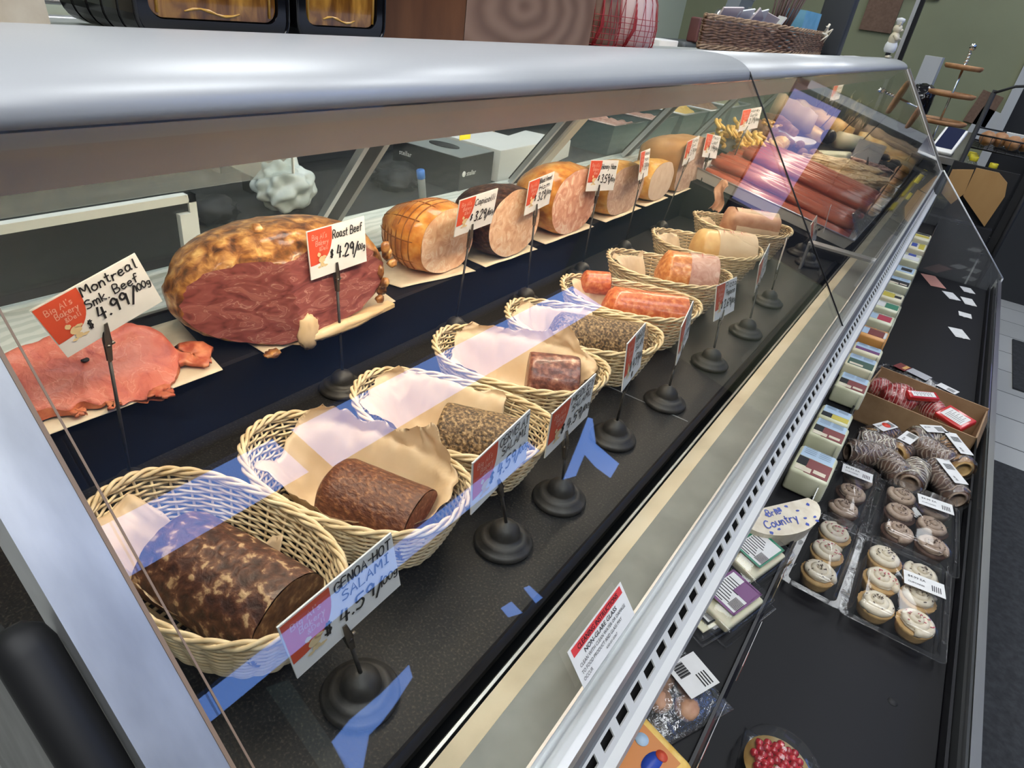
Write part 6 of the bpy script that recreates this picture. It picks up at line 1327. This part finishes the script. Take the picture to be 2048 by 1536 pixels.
def gbox(label, x, y, w, l, h, rot, top, side, word, hole=True):
    t = thing('glove_box', label, 'box', (x, y, .9845), 'glove boxes behind the rear glass')
    Mq = Matrix.Translation((x, y, .9845)) @ Matrix.Rotation(rot, 4, 'Z')
    MB().box((-w/2, -l/2, 0), (w/2, l/2, h), mat=Mq).build('carton', mt[side], t)
    MB().box((-w/2+.001, -l/2+.001, h), (w/2-.001, l/2-.001, h+.0012), mat=Mq).build('printed_top', mt[top], t)
    if hole: MB().lathe([(0, .0016), (.045, .0016), (.045, 0)], 24, mat=Mq @ Matrix.Translation((0, 0, h+.001)) @ Matrix.Diagonal((1, .55, 1, 1))).build('opening', mt['matte'], t)
    if word:
        pm = MB(); R3 = Mq.to_3x3(); print_on(pm, word, Mq @ V((w/2+.0008, -l*.30, h*.45)), R3 @ V((0, 1, 0)), V((0, 0, 1)), .012); print_on(pm, word, Mq @ V((-w*.40, -l/2-.0008, h*.62)), R3 @ V((1, 0, 0)), V((0, 0, 1)), .012)
        pm.lathe([(0, .001), (.007, .001), (.007, 0)], 14, mat=Mq @ Matrix.Translation((w/2+.0003, -l*.38, h*.52)) @ Matrix.Rotation(PI/2, 4, 'Y'))
        pm.build('lettering', mt['white'], t)
gbox('black glove box with a pale top and an open slot', -1.09, 1.345, .21, .145, .082, .05, 'alum', 'matte', 'stellar')
gbox('white glove box beyond the black one', -1.09, 1.545, .20, .19, .080, .02, 'white', 'white', None, False)
gbox('small white carton further along the rear shelf', -1.12, 1.85, .16, .16, .05, .2, 'white', 'white', None, False)
t = thing('blue_capped_marker', 'fat grey marker with a blue cap standing behind the netted ham', 'marker', (-.975, 1.13, .985))
MB().tube([(-.970, 1.135, .990), (-.966, 1.120, 1.045)], .0085, 14).build('barrel', mt['grey'], t); MB().tube([(-.966, 1.120, 1.0452), (-.965, 1.115, 1.062)], .0092, 14).build('cap', mt['bluecap'], t)
MB().box((-.803, 1.035, 1.168), (-.802, 1.068, 1.186)).build('sticky_note', mt['yellow'], label='small yellow sticky note on the rear glass', cat='note')
MB().lathe([(.06, 0), (.11, .04), (.13, .10), (.125, .10), (.10, .04), (0, .012)], 32, mat=Matrix.Translation((-1.45, 1.86, .9215))).build('reflection_bowl', mt['paddle'], label='round pale wooden bowl on the work counter, added in place of woody reflections', cat='bowl')  # bowl added to stand in for wood-toned reflections
for k, (x, y, m_, l_) in enumerate([(-1.10, 2.22, 'rosy', 'black bin of reddish meat, nearest of the bins'), (-1.10, 2.52, 'rosy', 'black bin of reddish meat, second of the bins'), (-1.10, 2.84, 'cheesey', 'black bin of yellow peppers'), (-1.10, 3.14, 'nut', 'black bin of brown mushrooms'), (-1.10, 3.46, 'herb', 'black bin of pale greens, farthest of the bins')]):
    t = thing('food_bin', l_, 'bin', (x, y, .9845), 'food bins behind the rear glass')
    mb = MB(); z1 = .9847; W2, L2 = .12, .135
    mb.add([(x-W2+.02, y-L2+.02, z1), (x+W2-.02, y-L2+.02, z1), (x+W2-.02, y+L2-.02, z1), (x-W2+.02, y+L2-.02, z1), (x-W2, y-L2, z1+.10), (x+W2, y-L2, z1+.10), (x+W2, y+L2, z1+.10), (x-W2, y+L2, z1+.10)], [(3, 2, 1, 0), (0, 1, 5, 4), (1, 2, 6, 5), (2, 3, 7, 6), (3, 0, 4, 7)], 0, False); mb.build('bin_body', mt['teal'], t)
    r = MB(); r.tube([(x-W2, y-L2, z1+.10), (x+W2, y-L2, z1+.10), (x+W2, y+L2, z1+.10), (x-W2, y+L2, z1+.10)], .004, 6, closed=True); r.build('bin_rim', mt['clear'] if k < 2 else mt['alum'], t)
    MB().grid(20, 20, lambda u, v: (x-W2*.93+1.86*W2*u, y-L2*.93+1.86*L2*v, z1+.080+.014*noise.noise(V((u*9+k, v*9, k)))+(.05 if k > 1 else 0)*math.sin(PI*u)*math.sin(PI*v)), th=.004).build('bin_contents', mt[m_], t)
# slicer and other machines in the background over the canopy
t = thing('meat_slicer', 'dark meat slicer with round knobs in the background', 'slicer', (-1.55, 4.1, .9205))
MB().box((-1.62, 3.75, .9205), (-1.45, 4.30, 1.30), bev=.02).build('housing', M('slicer_grey', (.07, .08, .08), .45), t)
MB().tube([(-1.46, 4.15, 1.40), (-1.43, 4.15, 1.40)], .075, 28).build('blade_disc', mt['steel'], t); MB().tube([(-1.43, 4.28, 1.42), (-1.40, 4.28, 1.42)], .035, 18).build('knob', mt['black'], t)
MB().box((-1.50, 3.86, 1.30), (-1.44, 4.2, 1.42), bev=.01).build('carriage', M('slicer_red', (.14, .05, .045), .5), t)
t = thing('grey_scale', 'grey scale with a ribbed column behind the wicker basket', 'scale', (-1.5, 4.52, .9205))
MB().prism([(-1.45, 4.38, 1.36), (-1.45, 4.62, 1.36), (-1.45, 4.80, 1.70), (-1.45, 4.55, 1.70)], (-.08, 0, 0)).build('screen_column', M('scale_grey', (.17, .19, .20), .45), t)
MB().box((-1.55, 4.35, .9205), (-1.42, 4.57, 1.36)).build('scale_base', mt['grey'], t)
for k in range(4): MB().box((-1.449, 4.60+.03*k, 1.45+.05*k), (-1.446, 4.68+.03*k, 1.462+.05*k)).build('rib', mt['alum'], t)
MB().box((-1.45, 3.2, .921), (-1.36, 3.42, 1.31), bev=.005).build('white_box', mt['white'], label='white box behind the red net bags', cat='box')
for k in range(2): MB().tube([(-2.45, .75, 1.165+.05*k), (-2.45, 2.3, 1.165+.05*k)], .012, 10).build('steel_rail', mt['alum'], bpy.data.objects['work_counter'] if False else None, label='bright horizontal steel rail on the back wall, %s' % ('lower', 'upper')[k] if False else ['lower bright steel rail along the pale back wall', 'upper bright steel rail along the pale back wall'][k], cat='rail', group='steel rails')
for k in range(2):
    t = MB().tube([(-2.40, 1.24+.05*k, 1.25), (-2.36, 1.262+.05*k, 1.14), (-2.36, 1.262+.05*k, .985)], .011, 8).build('rack_leg', mt['matte'], label=['left dark rack leg against the pale back wall', 'right dark rack leg against the pale back wall'][k], cat='rack', group='dark rack legs')

# ================================================================ far end of the shop
t = thing('far_counter', 'grey steel counter beyond the end of the display case', 'counter', (-.45, 4.9, 0))
MB().box((-.95, 4.05, .955), (-.02, 5.75, .985)).build('counter_top', mt['steel'], t); MB().box((-.93, 4.07, 0), (-.06, 5.73, .955)).build('counter_body', mt['matte'], t)
t = thing('card_reader', 'white card reader with a dark blue screen on the steel counter', 'card reader', (-.10, 4.2, .985))
Mq = Matrix.Translation((-.105, 4.22, 1.035)) @ Matrix.Rotation(-.15, 4, 'Z') @ Matrix.Rotation(.55, 4, 'X')
MB().prism([(-.15, 4.20, .9855), (-.06, 4.20, .9855), (-.06, 4.27, .9855), (-.15, 4.27, .9855)], (0, 0, .045)).build('reader_foot', mt['grey'], t); MB().box((-.055, -.10, 0), (.055, .10, .02), bev=.006, mat=Mq).build('reader_body', mt['white'], t); MB().box((-.042, -.07, .0202), (.042, .10, .0212), mat=Mq).build('reader_screen', mt['screen'], t)
t = thing('tiered_stand', 'three-tier wooden cake stand with a twisted silver stem', 'cake stand', (-.20, 4.65, .986))
for k, (z, r_) in enumerate(((1.085, .135), (1.225, .12), (1.362, .095))):
    MB().lathe([(0, 0), (r_*.9, 0), (r_, .010), (r_, .022), (r_*.93, .024), (r_*.9, .014), (0, .014)], 36, mat=Matrix.Translation((-.20, 4.65, z))).build('tier', mt['bread'], t)
MB().tube([(-.20, 4.65, .987), (-.20, 4.65, 1.45)], .006, 8).tube([(-.20+.005*math.cos(q*.8), 4.65+.005*math.sin(q*.8), 1.39+.0022*q) for q in range(30)], .005, 6).blob((-.20, 4.65, 1.475), (.018, .018, .02), sub=2, amp=.3).build('stem', mt['silver'], t)
MB().lathe([(.07, 0), (.06, .008), (.01, .02)], 24, mat=Matrix.Translation((-.20, 4.65, .986))).build('foot', mt['silver'], t)
MB().blob((-.36, 4.9, 1.12), (.07, .09, .135), sub=4, amp=.12, seed=3, sq=.6).build('coffee_bag', M('glossy_black_bag', (.01, .01, .012), .15), label='glossy black coffee bag beside the tiered stand', cat='bag')
MB().box((-.46, 5.3, .9855), (-.36, 5.5, 1.40)).build('grey_card_stand', mt['doorw'], label='pale grey card standing behind the coffee bag', cat='card')
for k, (x, z, a) in enumerate(((-.03, 1.10, 0), (.02, .99, .1))):
    MB().prism([(x-.10, YF-.012, z-.10), (x+.06, YF-.012, z-.12), (x+.09, YF-.012, z+.10), (x-.06, YF-.012, z+.13)], (0, -.01, 0)).build('wall_notice', mt['doorw' if k else 'brownp'], label=['brown notice board on the olive wall by the door', 'pale printed notice below the brown board'][k], cat='notice')
MB().box((-1.10, YF-.02, 1.50), (-.86, YF-.002, 1.86)).build('cork_board', mt['brownp'], label='brown cork board on the olive wall behind the figurine', cat='board')
t = thing('picture_frame', 'yellow picture frame on the olive wall at the top edge', 'picture', (-.70, YF-.02, 1.86))
MB().box((-.95, YF-.025, 1.76), (-.62, YF-.003, 1.785)).box((-.645, YF-.025, 1.76), (-.62, YF-.003, 2.2)).box((-.95, YF-.025, 1.76), (-.925, YF-.003, 2.2)).box((-.95, YF-.025, 2.175), (-.62, YF-.003, 2.2)).build('frame', mt['yellow'], t); MB().box((-.925, YF-.012, 1.785), (-.645, YF-.003, 2.175)).build('picture', mt['ltblue'], t)
t = thing('striped_post', 'black and silver post rising behind the figurine', 'post', (-.655, 5.9, 0))
MB().box((-.70, 5.88, 0), (-.675, 5.92, ZC-.001)).build('silver_face', mt['alum'], t); MB().box((-.674, 5.88, 0), (-.645, 5.92, ZC-.001)).build('black_face', mt['black'], t)
# wire rack with bread, boards, bottles
t = thing('wire_rack', 'black wire rack beyond the end of the case', 'rack', (.12, 4.1, 0))
r = MB()
for (x, y) in ((-.01, 3.98), (.30, 3.98), (-.01, 4.42), (.30, 4.42)): MB().tube([(x, y, 0), (x, y, 1.30)], .011, 8).build('post', mt['matte'], t)
for z, nm_ in ((.60, 'wire_shelf'), (1.06, 'wire_basket')):
    r = MB(); r.tube([(-.01, 3.98, z), (.30, 3.98, z), (.30, 4.42, z), (-.01, 4.42, z)], .004, 6, closed=True)
    for k in range(9): r.tube([(-.01, 4.02+.05*k, z), (.30, 4.02+.05*k, z)], .0022, 4)
    for k in range(5): r.tube([(.04+.055*k, 3.98, z), (.04+.055*k, 4.42, z)], .0022, 4)
    if z > 1:
        r.tube([(-.01, 3.98, 1.12), (.30, 3.98, 1.12), (.30, 4.42, 1.12), (-.01, 4.42, 1.12)], .004, 6, closed=True)
        for k in range(9): r.tube([(-.01+.0387*k, 3.98, 1.06), (-.01+.0387*k, 3.98, 1.12)], .002, 4)
    r.build(nm_, mt['matte'], t)
MB().tube([(-.01, 3.98, 1.30), (.06, 3.99, 1.34), (.16, 4.0, 1.36), (.30, 4.0, 1.35)], .006, 8).build('curved_wire', mt['matte'], t)
for k in range(5): MB().blob((.05+.055*k, 4.10+.06*(k % 2), 1.066+.036), (.035, .06, .034), sub=3, amp=.15, seed=k).build('bread_roll', mt['bread'], label='brown bread roll in the wire rack', cat='bread', group='bread rolls in the rack')
MB().box((.12, 4.30, 1.063), (.20, 4.33, 1.13)).build('paper_card', mt['white'], label='white printed card among the bread rolls', cat='card')
for k, (pts, l_) in enumerate((([(-.03, .955), (.055, .975), (.062, .86), (.03, .80), (-.03, .84)], 'left pale wooden board leaning at the end of the case'), ([(.060, .985), (.155, .985), (.205, .95), (.222, .89), (.205, .735), (.062, .85)], 'large pale wooden paddle board leaning at the end of the case'))):
    MB().prism([(x, 3.905+.10*(1-z), z) for x, z in pts], (0, .012, 0)).build('wooden_board', mt['paddle'], label=l_, cat='board', group='leaning wooden boards')
t = thing('board_ledge', 'dark low stand holding the wooden boards and bottles', 'stand', (.1, 3.97, 0))
MB().box((-.04, 3.90, 0), (.24, 3.96, .73)).build('stand_body', mt['matte'], t); MB().box((-.04, 3.962, 0), (.24, 3.975, .99)).build('stand_back', mt['matte'], t)
for k, (x, y, z) in enumerate(((.035, 4.02, 1.0), (.030, 4.10, 1.0), (.022, 4.18, 1.0), (.125, 4.04, .985))):
    t = thing('yellow_capped_bottle', ['clear bottle with yellow cap, front of the row of three', 'clear bottle with yellow cap, middle of the row of three', 'clear bottle with yellow cap, rear of the row of three', 'clear bottle with yellow cap standing alone to the right'][k], 'bottle', (x, y, z-.2), 'yellow capped bottles')
    MB().lathe([(.030, .6-z), (.034, -.06), (.034, -.03), (.022, -.008), (.016, 0)], 20, mat=Matrix.Translation((x, y, z))).build('bottle_body', mt['clear'], t)
    MB().lathe([(.018, 0), (.019, .002), (.019, .020), (.017, .022), (0, .022)], 20, mat=Matrix.Translation((x, y, z))).build('cap', mt['yellow'], t)
t = thing('dark_display', 'dark display unit along the aisle beyond the case', 'display unit', (.9, 5.3, 0))
MB().box((.42, 5.6, 0), (1.1, 6.3, .9)).build('cabinet', mt['walld'], t); MB().box((.40, 5.58, .9), (1.12, 6.32, .93)).build('top', mt['grey'], t)
MB().box((.255, 3.99, 0), (.29, 4.02, 1.02)).build('black_pole', mt['matte'], label='thick black pole at the right edge behind the case', cat='pole')
# floor mats
MB().box((.395, -1.6, .001), (1.6, 3.05, .010)).build('floor_mat', mt['mat'], label='long black rubber mat on the floor along the case', cat='mat')
MB().box((.66, 3.95, .001), (1.25, 4.75, .010)).build('floor_mat', mt['mat'], label='small black mat on the pale floor beyond the long one', cat='mat')
